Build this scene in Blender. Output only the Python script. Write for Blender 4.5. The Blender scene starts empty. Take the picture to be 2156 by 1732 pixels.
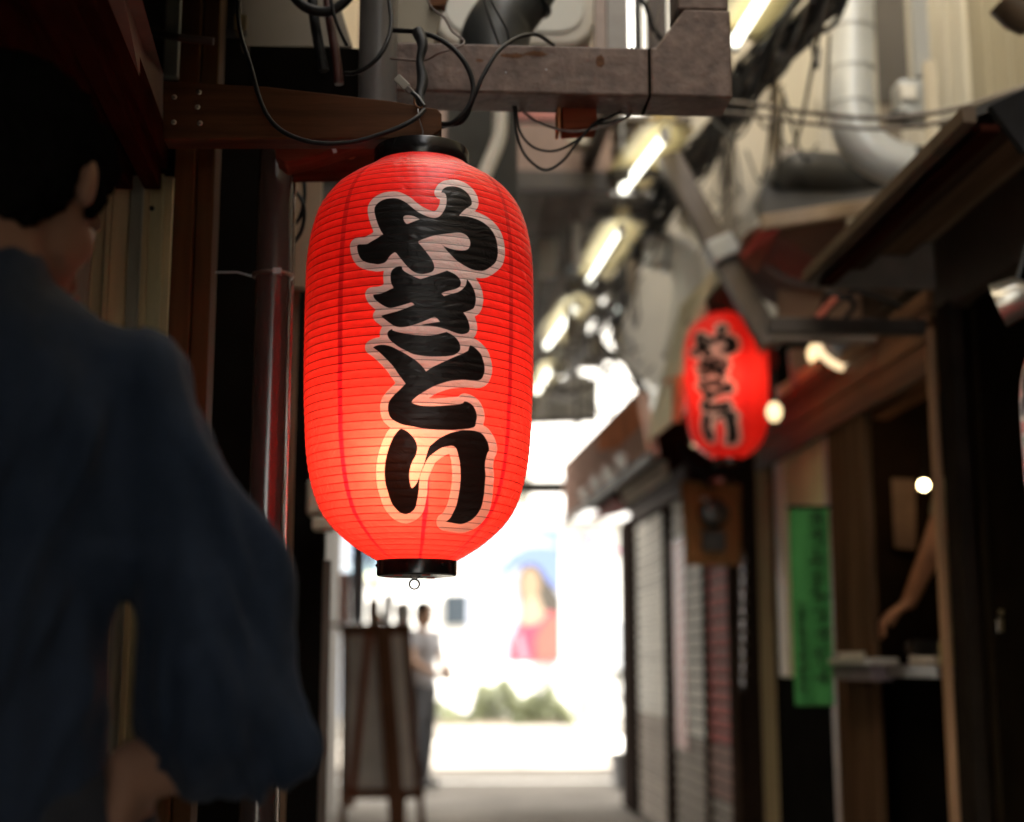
import bpy, bmesh, math, random
import numpy as np
from mathutils import Vector, Matrix, noise

random.seed(7)
rng = np.random.default_rng(7)
S = bpy.context.scene
C = S.collection

# ------------------------------------------------------------------ camera
FPX = 3000.0                                   # focal length in units where the picture is 2156 x 1732
PITCH, YAW = math.radians(9.91), math.radians(3.345)
CAM = Vector((0, 0, 1.05))
FW = Vector((math.sin(YAW) * math.cos(PITCH), math.cos(YAW) * math.cos(PITCH), math.sin(PITCH)))
RT = Vector((math.cos(YAW), -math.sin(YAW), 0))
UP = RT.cross(FW)
cd = bpy.data.cameras.new('camera')
cam = bpy.data.objects.new('camera', cd)
C.objects.link(cam)
cam.location = CAM
cam.rotation_euler = (math.pi / 2 + PITCH, 0, -YAW)
cd.sensor_width = 36
cd.lens = FPX / 2156 * 36
cd.clip_start = .05
cd.clip_end = 500
cd.dof.use_dof = True
cd.dof.focus_distance = 1.98
cd.dof.aperture_fstop = 2.3
cd.dof.aperture_blades = 0
S.camera = cam

# ------------------------------------------------------------------ world, sun, exposure
SUN_EL, SUN_AZ = math.radians(58), math.radians(118)     # azimuth clockwise from +Y (the street end of the alley)
w = bpy.data.worlds.new("World")
S.world = w
w.use_nodes = True
nt = w.node_tree
bg = nt.nodes['Background']
sky = nt.nodes.new('ShaderNodeTexSky')
sky.sky_type = 'NISHITA'
sky.sun_disc = False
sky.sun_elevation = SUN_EL
sky.sun_rotation = SUN_AZ
sky.air_density = 1.0
sky.dust_density = 2.5
hs = nt.nodes.new('ShaderNodeRGBToBW')            # thin bright cloud: the blue is mostly washed out of the sky
tint = nt.nodes.new('ShaderNodeMix')
tint.data_type = 'RGBA'
tint.blend_type = 'MULTIPLY'
tint.inputs[0].default_value = 1
tint.inputs[7].default_value = (1.0, .94, .83, 1)
veil = nt.nodes.new('ShaderNodeMix')
veil.data_type = 'RGBA'
veil.inputs[0].default_value = .8
nt.links.new(sky.outputs[0], hs.inputs[0])
nt.links.new(hs.outputs[0], tint.inputs[6])
nt.links.new(sky.outputs[0], veil.inputs[6])
nt.links.new(tint.outputs[2], veil.inputs[7])
nt.links.new(veil.outputs[2], bg.inputs[0])
bg.inputs[1].default_value = 0.15
sv = Vector((math.sin(SUN_AZ) * math.cos(SUN_EL), math.cos(SUN_AZ) * math.cos(SUN_EL), math.sin(SUN_EL)))
ld = bpy.data.lights.new('sun', 'SUN')
ld.energy = 4.2
ld.angle = math.radians(.5)
ld.color = (1, .95, .86)
lo = bpy.data.objects.new('sun', ld)
C.objects.link(lo)
lo.rotation_euler = sv.to_track_quat('Z', 'Y').to_euler()
lo.location = (5, -5, 12)
S.view_settings.view_transform = 'Standard'
S.view_settings.look = 'None'
S.view_settings.gamma = 1
S.view_settings.use_curve_mapping = False
S.view_settings.exposure = 2.95
S.cycles.use_denoising = True
S.cycles.max_bounces = 8
S.cycles.diffuse_bounces = 5
S.cycles.sample_clamp_indirect = 6
S.cycles.caustics_reflective = False
S.cycles.caustics_refractive = False


def ray(x, y):
    return FW + RT * ((x - 1078) / FPX) + UP * ((866 - y) / FPX)


def P(x, y, Y):
    """the world point at distance Y down the alley that lies in direction (x, y)"""
    d = ray(x, y)
    return CAM + d * (Y / d.y)


def PX(x, y, X):
    d = ray(x, y)
    return CAM + d * (X / d.x)


def PZ(x, y, Z):
    d = ray(x, y)
    return CAM + d * ((Z - CAM.z) / d.z)


def proj(V):
    """numpy (n,3) -> (n,2)"""
    q = V - np.array(CAM)
    dep = q @ np.array(FW)
    return np.stack([1078 + FPX * (q @ np.array(RT)) / dep, 866 - FPX * (q @ np.array(UP)) / dep], 1)


def mpp(x, y, Y):
    d = ray(x, y)
    return (Y / d.y) / FPX


# ------------------------------------------------------------------ materials
MATS = {}


def nn(nt, t, **k):
    n = nt.nodes.new(t)
    for a, b in k.items():
        setattr(n, a, b)
    return n


def mat(name, col, rough=.6, var=.25, scale=8, bump=.12, metal=0, stretch=(1, 1, 1), spec=.5, col2=None, rnd=0., thr=None):
    if name in MATS:
        return MATS[name]
    m = bpy.data.materials.new(name)
    m.use_nodes = True
    nt = m.node_tree
    L = nt.links.new
    b = nt.nodes['Principled BSDF']
    tc = nn(nt, 'ShaderNodeTexCoord')
    mp = nn(nt, 'ShaderNodeMapping')
    mp.inputs['Scale'].default_value = stretch
    L(tc.outputs['Object'], mp.inputs[0])
    no = nn(nt, 'ShaderNodeTexNoise')
    no.inputs['Scale'].default_value = scale
    no.inputs['Detail'].default_value = 7
    no.inputs['Roughness'].default_value = .62
    L(mp.outputs[0], no.inputs['Vector'])
    rp = nn(nt, 'ShaderNodeMapRange')
    lo_, hi_ = thr if thr else (.3, .7)
    rp.inputs[1].default_value = lo_
    rp.inputs[2].default_value = hi_
    L(no.outputs['Fac'], rp.inputs[0])
    mx = nn(nt, 'ShaderNodeMix', data_type='RGBA')
    c = Vector(col)
    a_ = c * (1 - var)
    b_ = Vector(col2) if col2 else c * (1 + var)
    mx.inputs[6].default_value = (*a_, 1)
    mx.inputs[7].default_value = (*b_, 1)
    L(rp.outputs[0], mx.inputs[0])
    out = mx.outputs[2]
    if rnd:
        oi = nn(nt, 'ShaderNodeObjectInfo')
        mr = nn(nt, 'ShaderNodeMapRange')
        mr.inputs[3].default_value = 1 - rnd
        mr.inputs[4].default_value = 1 + rnd
        L(oi.outputs['Random'], mr.inputs[0])
        m2 = nn(nt, 'ShaderNodeMix', data_type='RGBA', blend_type='MULTIPLY')
        m2.inputs[0].default_value = 1
        L(out, m2.inputs[6])
        L(mr.outputs[0], m2.inputs[7])
        out = m2.outputs[2]
    L(out, b.inputs['Base Color'])
    b.inputs['Roughness'].default_value = rough
    b.inputs['Metallic'].default_value = metal
    b.inputs['Specular IOR Level'].default_value = spec if spec > .06 else 0
    if bump:
        bp = nn(nt, 'ShaderNodeBump')
        bp.inputs['Strength'].default_value = bump
        bp.inputs['Distance'].default_value = .01
        L(no.outputs['Fac'], bp.inputs['Height'])
        L(bp.outputs[0], b.inputs['Normal'])
    MATS[name] = m
    return m


def emi(name, col, s):
    if name in MATS:
        return MATS[name]
    m = bpy.data.materials.new(name)
    m.use_nodes = True
    b = m.node_tree.nodes['Principled BSDF']
    b.inputs['Base Color'].default_value = (.8, .8, .8, 1)
    b.inputs['Emission Color'].default_value = (*col, 1)
    b.inputs['Emission Strength'].default_value = s
    MATS[name] = m
    return m


def wood(name, col, rough=.65, along='z', var=.35, spec=0., rnd=.1):
    st = {'z': (1, 1, .06), 'y': (1, .06, 1), 'x': (.06, 1, 1)}[along]
    return mat(name, col, rough, var, 38, .18, 0, st, spec, rnd=rnd)


def glass(name='window_glass', tint=(.8, .85, .85)):
    if name in MATS:
        return MATS[name]
    m = bpy.data.materials.new(name)
    m.use_nodes = True
    b = m.node_tree.nodes['Principled BSDF']
    b.inputs['Base Color'].default_value = (*tint, 1)
    b.inputs['Transmission Weight'].default_value = 1
    b.inputs['Roughness'].default_value = .04
    MATS[name] = m
    return m


# ------------------------------------------------------------------ mesh building
class MB:
    def __init__(s):
        s.v, s.f, s.sm = [], [], False

    def add(s, vs, fs):
        o = len(s.v)
        s.v += [Vector(p) for p in vs]
        s.f += [tuple(o + i for i in f) for f in fs]
        return s

    def box(s, c, size, rot=None):
        c = Vector(c)
        hx, hy, hz = [a / 2 for a in size]
        vs = [Vector((x, y, z)) for x in (-hx, hx) for y in (-hy, hy) for z in (-hz, hz)]
        if rot is not None:
            vs = [rot @ q for q in vs]
        return s.add([c + q for q in vs], [(0, 1, 3, 2), (4, 6, 7, 5), (0, 4, 5, 1), (2, 3, 7, 6), (0, 2, 6, 4), (1, 5, 7, 3)])

    def bb(s, x0, x1, y0, y1, z0, z1):
        return s.box(((x0 + x1) / 2, (y0 + y1) / 2, (z0 + z1) / 2), (abs(x1 - x0), abs(y1 - y0), abs(z1 - z0)))

    def plate(s, pts, th):
        """polygon extruded by the vector th"""
        pts = [Vector(p) for p in pts]
        th = Vector(th)
        n = len(pts)
        fs = [tuple(range(n)), tuple(range(2 * n - 1, n - 1, -1))]
        fs += [(i, n + i, n + (i + 1) % n, (i + 1) % n) for i in range(n)]
        return s.add(pts + [p + th for p in pts], fs)

    def beam(s, a, b, w_, h_, up=(0, 0, 1)):
        a, b = Vector(a), Vector(b)
        d = (b - a).normalized()
        u = Vector(up)
        sd = d.cross(u).normalized()
        u = sd.cross(d).normalized()
        q = [sd * (w_ / 2 * i) + u * (h_ / 2 * j) for i, j in ((-1, -1), (1, -1), (1, 1), (-1, 1))]
        return s.add([a + k for k in q] + [b + k for k in q], [(0, 1, 2, 3), (7, 6, 5, 4)] + [(i, 4 + i, 4 + (i + 1) % 4, (i + 1) % 4) for i in range(4)])

    def tube(s, pts, r, n=8, smooth=True, cap=True):
        pts = [Vector(p) for p in pts]
        if smooth and len(pts) > 2:
            pts = crom(pts, 6)
        rs = r if isinstance(r, (list, tuple)) else None
        N = len(pts)
        o = len(s.v)
        u = None
        for i, p in enumerate(pts):
            d = (pts[min(i + 1, N - 1)] - pts[max(i - 1, 0)]).normalized()
            if u is None:
                u = d.orthogonal().normalized()
            u = (u - d * u.dot(d)).normalized()
            v_ = d.cross(u)
            if rs:
                t = i / (N - 1) * (len(rs) - 1)
                k = min(int(t), len(rs) - 2)
                rr = rs[k] + (rs[k + 1] - rs[k]) * (t - k)
            else:
                rr = r
            for k in range(n):
                a = 2 * math.pi * k / n
                s.v.append(p + (u * math.cos(a) + v_ * math.sin(a)) * rr)
        for i in range(N - 1):
            for k in range(n):
                s.f.append((o + i * n + k, o + i * n + (k + 1) % n, o + (i + 1) * n + (k + 1) % n, o + (i + 1) * n + k))
        if cap:
            s.f.append(tuple(o + k for k in range(n - 1, -1, -1)))
            s.f.append(tuple(o + (N - 1) * n + k for k in range(n)))
        s.sm = True
        return s

    def lathe(s, prof, c, n=32, rot=None, closed=False):
        c = Vector(c)
        o = len(s.v)
        for r, z in prof:
            for k in range(n):
                a = 2 * math.pi * k / n
                q = Vector((r * math.cos(a), r * math.sin(a), z))
                s.v.append(c + (rot @ q if rot is not None else q))
        m = len(prof)
        for i in range(m if closed else m - 1):
            j = (i + 1) % m
            for k in range(n):
                s.f.append((o + i * n + k, o + i * n + (k + 1) % n, o + j * n + (k + 1) % n, o + j * n + k))
        if not closed:
            if prof[0][0] > 1e-4:
                s.f.append(tuple(o + k for k in range(n - 1, -1, -1)))
            if prof[-1][0] > 1e-4:
                s.f.append(tuple(o + (m - 1) * n + k for k in range(n)))
        s.sm = True
        return s

    def ball(s, c, r, n=16, sc=(1, 1, 1)):
        c = Vector(c)
        pr = [(r * math.sin(math.pi * i / n) + 1e-5, -r * math.cos(math.pi * i / n)) for i in range(n + 1)]
        o = len(s.v)
        s.lathe(pr, (0, 0, 0), n * 2)
        for i in range(o, len(s.v)):
            q = s.v[i]
            s.v[i] = c + Vector((q.x * sc[0], q.y * sc[1], q.z * sc[2]))
        return s

    def torus(s, c, R, r, rot=None, n=32, m=8, a0=0, a1=2 * math.pi):
        pr = [(R + r * math.cos(2 * math.pi * i / m), r * math.sin(2 * math.pi * i / m)) for i in range(m)]
        return s.lathe(pr, c, n, rot, closed=True)

    def build(s, name, m, parent=None, bevel=0, smooth=None):
        return mk(name, s.v, s.f, m, parent, bevel, s.sm if smooth is None else smooth)


def crom(p, n=6, closed=False):
    out = []
    N = len(p)
    for i in range(N if closed else N - 1):
        p0 = p[(i - 1) % N] if closed or i > 0 else p[i] * 2 - p[i + 1]
        p1, p2 = p[i], p[(i + 1) % N]
        p3 = p[(i + 2) % N] if closed or i + 2 < N else p[i + 1] * 2 - p[i]
        for k in range(n):
            t = k / n
            out.append(.5 * ((2 * p1) + (p2 - p0) * t + (2 * p0 - 5 * p1 + 4 * p2 - p3) * t * t + (3 * p1 - p0 - 3 * p2 + p3) * t ** 3))
    if not closed:
        out.append(p[-1])
    return out


def root_of(o):
    while o.parent is not None:
        o = o.parent
    return o


def mk(name, v, f, m, parent=None, bevel=0, smooth=False):
    me = bpy.data.meshes.new(name)
    V = np.array([tuple(q) for q in v], dtype=float)
    o = bpy.data.objects.new(name, me)
    if parent is not None:
        off = np.array(root_of(parent).location)
        o.parent = parent
        if parent.parent is not None or parent.type == 'MESH':
            # parent's own origin inside the thing
            acc = Vector((0, 0, 0))
            q = parent
            while q.parent is not None:
                acc += q.location
                q = q.parent
            off = off + np.array(acc)
    else:
        off = np.array([V[:, 0].mean(), V[:, 1].mean(), V[:, 2].min()])
        o.location = off
    me.from_pydata((V - off).tolist(), [], f)
    me.validate()
    if smooth:
        me.polygons.foreach_set('use_smooth', [True] * len(me.polygons))
        try:
            me.set_sharp_from_angle(angle=math.radians(42))
        except Exception:
            pass
    bmx = bmesh.new()
    bmx.from_mesh(me)
    bmesh.ops.recalc_face_normals(bmx, faces=bmx.faces)
    bmx.to_mesh(me)
    bmx.free()
    me.materials.append(m)
    C.objects.link(o)
    if bevel:
        b = o.modifiers.new('bevel', 'BEVEL')
        b.width = bevel
        b.segments = 2
        b.limit_method = 'ANGLE'
        b.angle_limit = math.radians(50)
    return o


def tag(o, label, cat, group=None, kind=None):
    o['label'] = label
    if cat:
        o['category'] = cat
    if group:
        o['group'] = group
    if kind:
        o['kind'] = kind
    return o


def thing(name, label, cat, loc, group=None):
    o = bpy.data.objects.new(name, None)
    o.empty_display_size = .05
    C.objects.link(o)
    o.location = loc
    return tag(o, label, cat, group)


def struct(name, mb, m, parent=None, bevel=0):
    o = mb.build(name, m, parent, bevel)
    if parent is None:
        o['kind'] = 'structure'
    return o


def copy_tree(o, parent=None):
    c = o.copy()
    C.objects.link(c)
    c.parent = parent
    for ch in list(o.children):
        copy_tree(ch, c)
    return c


# colours of the place
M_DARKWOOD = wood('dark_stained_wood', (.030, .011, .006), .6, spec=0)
M_DARKWOODY = wood('dark_stained_wood_along', (.030, .009, .006), .6, 'y', spec=0)
M_BEAMWOOD = wood('brown_beam_wood', (.075, .030, .012), .6, 'x', .55, spec=.1)
M_POSTWOOD = wood('brown_post_wood', (.070, .036, .014), .6, 'z', .3, spec=.1)
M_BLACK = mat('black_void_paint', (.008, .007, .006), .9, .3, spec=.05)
M_BLACKPL = mat('black_plastic', (.010, .010, .010), .32, .2, 30, .03)
M_CABLE = mat('black_cable_rubber', (.009, .009, .0095), .55, .2, 60, .05, spec=.2)
M_CABLEG = mat('grey_cable_sleeve', (.13, .11, .10), .5, .3, 60, .05)
M_GREYWALL = mat('grey_mortar', (.22, .20, .18), .85, .25, 5, .3)
M_CREAM = mat('cream_paint', (.52, .47, .36), .7, .12, 4, .1)
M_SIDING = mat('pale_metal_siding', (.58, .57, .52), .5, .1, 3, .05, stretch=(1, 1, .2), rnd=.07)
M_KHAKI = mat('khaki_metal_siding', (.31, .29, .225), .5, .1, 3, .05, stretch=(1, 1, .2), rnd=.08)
M_GALV = mat('galvanised_steel', (.42, .45, .48), .4, .15, 9, .05, .35)
M_STEELBR = mat('brown_painted_steel', (.092, .056, .043), .55, .3, 30, .5, .2, col2=(.135, .090, .069), thr=(.35, .68))
M_WHITE = mat('white_paint', (.8, .79, .76), .6, .05, 3)
M_WIRE = mat('steel_wire', (.35, .35, .37), .3, .1, 30, 0, 1)
# ------------------------------------------------------------------ the setting: ground, street, building masses
M_GROUND = mat('worn_concrete', (.34, .315, .285), .85, .18, 3, .3)
M_STREET = mat('pale_asphalt', (.23, .21, .185), .9, .3, 1.3, .3, spec=0)
M_BEIGEWALL = mat('far_white_render', (.78, .77, .74), .8, .05, 2)
struct('ground', MB().bb(-60, 60, -20, 90, -.30, -.012), M_STREET)
struct('alley_floor', MB().bb(-1.6, 2.6, -8, 8.95, -.2, 0), M_GROUND)
struct('kerb', MB().bb(-14, 16, 20.0, 20.18, -.01, .14), mat('kerb_stone', (.34, .32, .29), .85, .2, 6), None, .01)
struct('pavement', MB().bb(-14, 16, 20.18, 24.4, -.02, .12), mat('pavement_slabs', (.13, .12, .105), .85, .12, 4))
for k, (yy, ww) in enumerate(((12.9, .14), (18.6, .12))):
    struct('road_marking', MB().bb(-14, 16, yy, yy + ww, -.011, -.006), mat('white_road_paint', (.75, .74, .7), .7, .15, 9))

# left-hand row: masses behind the fronts that the camera sees
lb = thing('building', 'dark wooden stall building beside the man in the blue shirt', 'building', (-1.4, 1.5, 0))
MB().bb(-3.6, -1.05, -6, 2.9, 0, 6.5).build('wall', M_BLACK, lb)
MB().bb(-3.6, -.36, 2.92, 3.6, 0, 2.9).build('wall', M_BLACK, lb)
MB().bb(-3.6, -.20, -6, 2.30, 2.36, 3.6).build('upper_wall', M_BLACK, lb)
M_SUNWALL = mat('warm_cream_render', (.66, .58, .44), .8, .1, 2)  # upper walls made cream so they bounce sunlight into the alley
MB().bb(-3.6, -.22, -6, 2.30, 3.6, 9.6).build('unseen_top_wall', M_SUNWALL, lb)
lb2 = thing('building', 'grey building whose upper floor overhangs the alley behind the lantern', 'building', (-2, 7, 0))
MB().bb(-3.6, -.22, 2.32, 3.60, 2.95, 9.6).build('upper_wall', M_SUNWALL, lb2)  # wall piece added to shut off a sun leak onto the siding
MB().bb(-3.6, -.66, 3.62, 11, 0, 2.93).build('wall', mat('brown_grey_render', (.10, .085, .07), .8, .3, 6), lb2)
MB().bb(-3.6, .68, 5.52, 10.2, 3.8, 9.6).build('unseen_top_wall', M_SUNWALL, lb2)
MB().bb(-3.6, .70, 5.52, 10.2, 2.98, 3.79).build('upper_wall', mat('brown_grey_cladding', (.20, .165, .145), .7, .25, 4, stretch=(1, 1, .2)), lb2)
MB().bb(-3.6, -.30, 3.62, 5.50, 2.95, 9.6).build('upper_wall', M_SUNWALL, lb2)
# soffit boards of the overhang, each its own
for i in range(15):
    x0 = -.55 + i * .08
    MB().bb(x0, x0 + .072, 5.6, 10.5, 2.945, 2.975).build('soffit_board', mat('soffit_boards', (.22, .20, .185), .7, .25, 6, rnd=.5), lb2)
MB().bb(-.6, .72, 5.42, 5.50, 2.90, 2.975).build('edge_beam', mat('dark_steel', (.045, .038, .034), .6), lb2)
MB().bb(-.6, .72, 5.44, 5.515, 2.98, 3.42).build('fascia_panel', mat('brown_pink_fascia', (.24, .175, .155), .7, .2, 5), lb2)

rb = thing('building', 'pale metal sided building rising above the shop awnings', 'building', (2.6, 6, 2.4))
MB().bb(1.72, 12, -6, 10.9, 2.45, 7.8).build('wall', M_GREYWALL, rb)
MB().bb(1.72, 12, 7.2, 10.9, 7.81, 13).build('unseen_top_wall', M_GREYWALL, rb)  # unseen extra height, added to stretch the shadow over the street
k = 0
y = 2.2
while y < 10.8:
    wdt = .165
    if not (5.95 < y < 6.15 or 7.3 < y < 7.7 or 4.75 < y < 5.35):
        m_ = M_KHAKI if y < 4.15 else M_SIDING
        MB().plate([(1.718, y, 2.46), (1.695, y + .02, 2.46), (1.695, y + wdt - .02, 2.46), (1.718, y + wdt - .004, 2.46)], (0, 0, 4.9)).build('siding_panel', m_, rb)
    y += wdt
rs = thing('building', 'row of small shops under the dark awnings on the shuttered side', 'building', (2.6, 6, 0))
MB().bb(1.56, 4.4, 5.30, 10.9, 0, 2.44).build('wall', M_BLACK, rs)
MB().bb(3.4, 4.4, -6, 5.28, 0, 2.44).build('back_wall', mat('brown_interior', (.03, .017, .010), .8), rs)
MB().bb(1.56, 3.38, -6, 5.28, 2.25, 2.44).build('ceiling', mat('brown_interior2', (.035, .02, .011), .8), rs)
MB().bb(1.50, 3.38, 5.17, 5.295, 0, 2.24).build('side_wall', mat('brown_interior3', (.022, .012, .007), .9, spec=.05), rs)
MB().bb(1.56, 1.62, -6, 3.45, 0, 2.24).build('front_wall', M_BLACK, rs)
ba = thing('added_shade_awning', 'added unseen dark sheet shading the man and the viewer on the stall side', 'awning', (-.4, -.5, 2.35))  # unseen sheet, added to keep daylight off the man and the left posts
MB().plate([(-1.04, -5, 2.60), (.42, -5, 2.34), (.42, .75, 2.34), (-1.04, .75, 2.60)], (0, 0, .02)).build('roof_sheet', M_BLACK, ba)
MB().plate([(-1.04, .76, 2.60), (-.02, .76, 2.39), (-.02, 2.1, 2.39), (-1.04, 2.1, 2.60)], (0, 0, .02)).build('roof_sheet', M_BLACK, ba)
MB().beam((.43, -5, 2.33), (.43, .75, 2.33), .03, .05).build('gutter', M_BLACK, ba)

# far side of the street
fb = thing('building', 'sunlit white building across the street at the alley end', 'building', (0, 26, 0))
MB().bb(-16, 20, 24.4, 32, 0, 20).build('wall', M_BEIGEWALL, fb)
for x_, z_, w_, h_, c_ in ((.49, 1.89, .42, .52, (.03, .04, .05)), (-2.3, 1.2, 1.2, 1.1, (.1, .14, .2)), (3.4, 1.3, .5, .8, (.5, .52, .55)), (-.6, 2.6, 1.8, .25, (.35, .5, .6))):
    a = MB().bb(x_ - w_ / 2, x_ + w_ / 2, 24.33, 24.395, z_ - h_ / 2, z_ + h_ / 2).build('window', mat('far_pane_%d' % int(c_[2] * 100), c_, .3, .1), fb)
MB().bb(-16, 20, 24.2, 24.39, 3.4, 3.62).build('canopy', mat('far_canopy', (.55, .55, .55), .6), fb)

for x_, w_, c_ in ((-1.6, .5, (.30, .33, .38)), (2.15, .22, (.5, .5, .5)), (2.75, .12, (.25, .27, .3))):
    MB().bb(x_ - w_ / 2, x_ + w_ / 2, 24.25, 24.39, .12, 3.3).build('pilaster', mat('pilaster_%d' % int(w_ * 100), c_, .6), fb)
MB().bb(-3, 2, 24.3, 24.38, 2.75, 3.1).build('sign_band', mat('pale_blue_band', (.20, .30, .45), .6), fb)
MB().bb(.95, 1.75, 24.28, 24.38, 3.68, 4.3).build('sign_board', mat('pale_cream_board', (.16, .15, .12), .6), fb)

# end gate beam
MB().bb(-.62, 1.5, 10.9, 11.05, 2.40, 2.48)
gb = struct('crossbeam', MB().bb(-.64, 1.48, 10.88, 11.0, 2.32, 2.41), mat('dark_steel', (0, 0, 0)))
del gb['kind']
tag(gb, 'thin dark beam crossing the bright end of the alley', 'beam')

# poster on the far pavement
po = thing('advertising_poster', 'large poster of a long haired figure in a pink top', 'poster', (1.6, 20.9, .12))
pz = lambda x, y: P(x, y, 20.9)
Yp = 20.9


def flat(name, pts, col, lay, parent, Y=Yp):
    q = [P(x, y, Y) - Vector((0, .004 * lay, 0)) for x, y in pts]
    return MB().plate(q, (0, .003, 0)).build(name, mat('print_' + name + '_%d' % lay, col, .6, .04, 2, 0), parent)


def ell(cx, cy, rx, ry, a0=0, a1=360, n=28):
    return [(cx + rx * math.cos(math.radians(a0 + (a1 - a0) * i / n)), cy - ry * math.sin(math.radians(a0 + (a1 - a0) * i / n))) for i in range(n + (a1 - a0 < 360))]


A_, B_ = P(985, 1095, Yp), P(1183, 1398, Yp)
MB().bb(A_.x, B_.x, Yp + .01, Yp + .08, B_.z, A_.z).build('board', mat('poster_board', (.30, .33, .40), .6, .03), po)
MB().bb(A_.x + .1, A_.x + .16, Yp + .02, Yp + .07, .12, B_.z).build('leg', M_GALV, po)
MB().bb(B_.x - .16, B_.x - .1, Yp + .02, Yp + .07, .12, B_.z).build('leg', M_GALV, po)
flat('sky_arc', [(1060, 1118), (1180, 1114), (1180, 1150), (1150, 1128), (1110, 1122)], (.12, .18, .40), 1, po)
flat('blue_field', [(1055, 1200), (1075, 1170), (1110, 1152), (1150, 1150), (1180, 1156), (1180, 1240), (1160, 1232), (1130, 1190), (1090, 1190), (1070, 1215)], (.10, .15, .36), 2, po)
flat('pale_blue', [(990, 1240), (1000, 1200), (1030, 1165), (1056, 1172), (1072, 1215), (1060, 1240), (1030, 1225)], (.20, .25, .40), 1, po)
flat('hair', [(1092, 1215), (1098, 1198), (1118, 1186), (1138, 1196), (1152, 1220), (1168, 1245), (1180, 1262), (1180, 1312), (1150, 1285), (1110, 1300), (1096, 1255)], (.045, .038, .030), 3, po)
flat('face', ell(1116, 1232, 21, 36), (.22, .155, .10), 4, po)
flat('neck', [(1104, 1260), (1134, 1258), (1150, 1300), (1140, 1320), (1095, 1320), (1100, 1290)], (.28, .21, .145), 5, po)
flat('pink_top', [(1078, 1392), (1080, 1340), (1092, 1312), (1110, 1318), (1135, 1312), (1155, 1286), (1180, 1298), (1180, 1392)], (.30, .030, .065), 6, po)

flat('pink_shade', [(1128, 1392), (1126, 1345), (1140, 1318), (1160, 1292), (1180, 1303), (1180, 1392)], (.30, .075, .06), 7, po)
flat('pale_folds', [(1086, 1340), (1096, 1330), (1112, 1392), (1098, 1392)], (.5, .16, .2), 7, po)

# shrubs along the far pavement
M_LEAF = mat('shrub_leaves', (.06, .075, .026), .6, .5, 3, 0, rnd=0, col2=(.13, .14, .065))


def shrub(x0, x1, ytop, ybot, Y, n, label, seed):
    r_ = random.Random(seed)
    a, b = P(x0, ybot, Y), P(x1, ybot, Y)
    zt = P(x0, ytop, Y).z
    h = zt - .12
    t = thing('shrub', label, 'shrub', ((a.x + b.x) / 2, Y, .12), 'shrubs on the far pavement')
    m = MB()
    for i in range(n):
        u = r_.uniform(-1, 1)
        env = max(0, 1 - abs(u) ** 2.2) * (.75 + .35 * noise.noise((u * 3, seed, 0)))
        p = Vector(((a.x + b.x) / 2 + u * (b.x - a.x) / 2, Y + r_.uniform(-.3, .3), .12 + h * env * r_.random() ** .6))
        q = Vector((r_.uniform(-1, 1), r_.uniform(-1, 1), r_.uniform(-.6, 1))).normalized()
        s_ = q.orthogonal().normalized()
        L_, W_ = r_.uniform(.05, .10), r_.uniform(.018, .035)
        m.add([p, p + q * L_ * .5 + s_ * W_, p + q * L_, p + q * L_ * .5 - s_ * W_], [(0, 1, 2, 3)])
    f = m.build('foliage', M_LEAF, t)
    f['kind'] = 'stuff'
    s2 = MB()
    for i in range(7):
        u = r_.uniform(-.6, .6)
        s2.tube([((a.x + b.x) / 2 + u * (b.x - a.x) / 2, Y, .12), ((a.x + b.x) / 2 + u * 1.2 * (b.x - a.x) / 2, Y + r_.uniform(-.1, .1), .12 + h * .6)], .012, 5)
    s2.build('stem', M_DARKWOOD, t)


shrub(975, 1130, 1405, 1536, 20.5, 2600, 'tall leafy shrub below the poster on the far pavement', 3)
shrub(1080, 1212, 1436, 1538, 20.45, 2300, 'rounded leafy shrub at the corner beside the tall shrub', 5)
shrub(880, 985, 1470, 1532, 20.5, 600, 'low pale shrub behind the standing figure across the street', 8)
for k_, (x0, x1) in enumerate(((900, 1200),)):
    a, b = P(x0, 1540, 20.4), P(x1, 1540, 20.4)
    tag(MB().bb(a.x, b.x, 20.2, 20.9, .12, .20).build('planter', mat('planter_brown', (.20, .16, .12), .8), None), 'low brown planter box holding the street shrubs', 'planter')
# things beside it
sk = MB()
c_ = P(1293, 1575, 15.5)
sk.ball((c_.x, 15.5, .05), .24, 14, (1, .8, .82))
tag(sk.build('sack', mat('white_sack', (.8, .79, .76), .6, .06, 6, .3)), 'rounded white sack lying on the street near the shutters', 'sack')
mb_ = MB().tube([P(1228, 1134, 14), P(1322, 1168, 14)], .018, 8, False)
tag(mb_.build('banner_pole', mat('magenta_plastic', (.75, .03, .35), .4)), 'thin magenta pole leaning above the street end of the shutters', 'pole')
t = thing('potted_plant', 'wispy plant beside the far corner of the shutters', 'plant', P(1300, 1560, 12.3))
t.location.z = 0
px_ = t.location.x
MB().lathe([(.10, 0), (.13, .28), (.115, .28), (.09, .03)], (px_ + .06, 12.3, 0), 20).build('pot', mat('grey_pot', (.3, .3, .3), .7), t)
s3, l3 = MB(), MB()
r_ = random.Random(2)
for i in range(9):
    e = Vector((px_ + .06 + r_.uniform(-.2, .14), 12.3 + r_.uniform(-.12, .12), r_.uniform(.7, 1.35)))
    s3.tube([(px_ + .06, 12.3, .2), (px_ + .06, 12.3, .6), e], .006, 5)
    for j in range(10):
        p = e + Vector((r_.uniform(-.07, .07), r_.uniform(-.07, .07), r_.uniform(-.15, .06)))
        q = Vector((r_.uniform(-1, 1), r_.uniform(-1, 1), r_.uniform(-.6, .6))).normalized()
        s_ = q.orthogonal().normalized()
        l3.add([p, p + q * .03 + s_ * .012, p + q * .06, p + q * .03 - s_ * .012], [(0, 1, 2, 3)])
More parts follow.
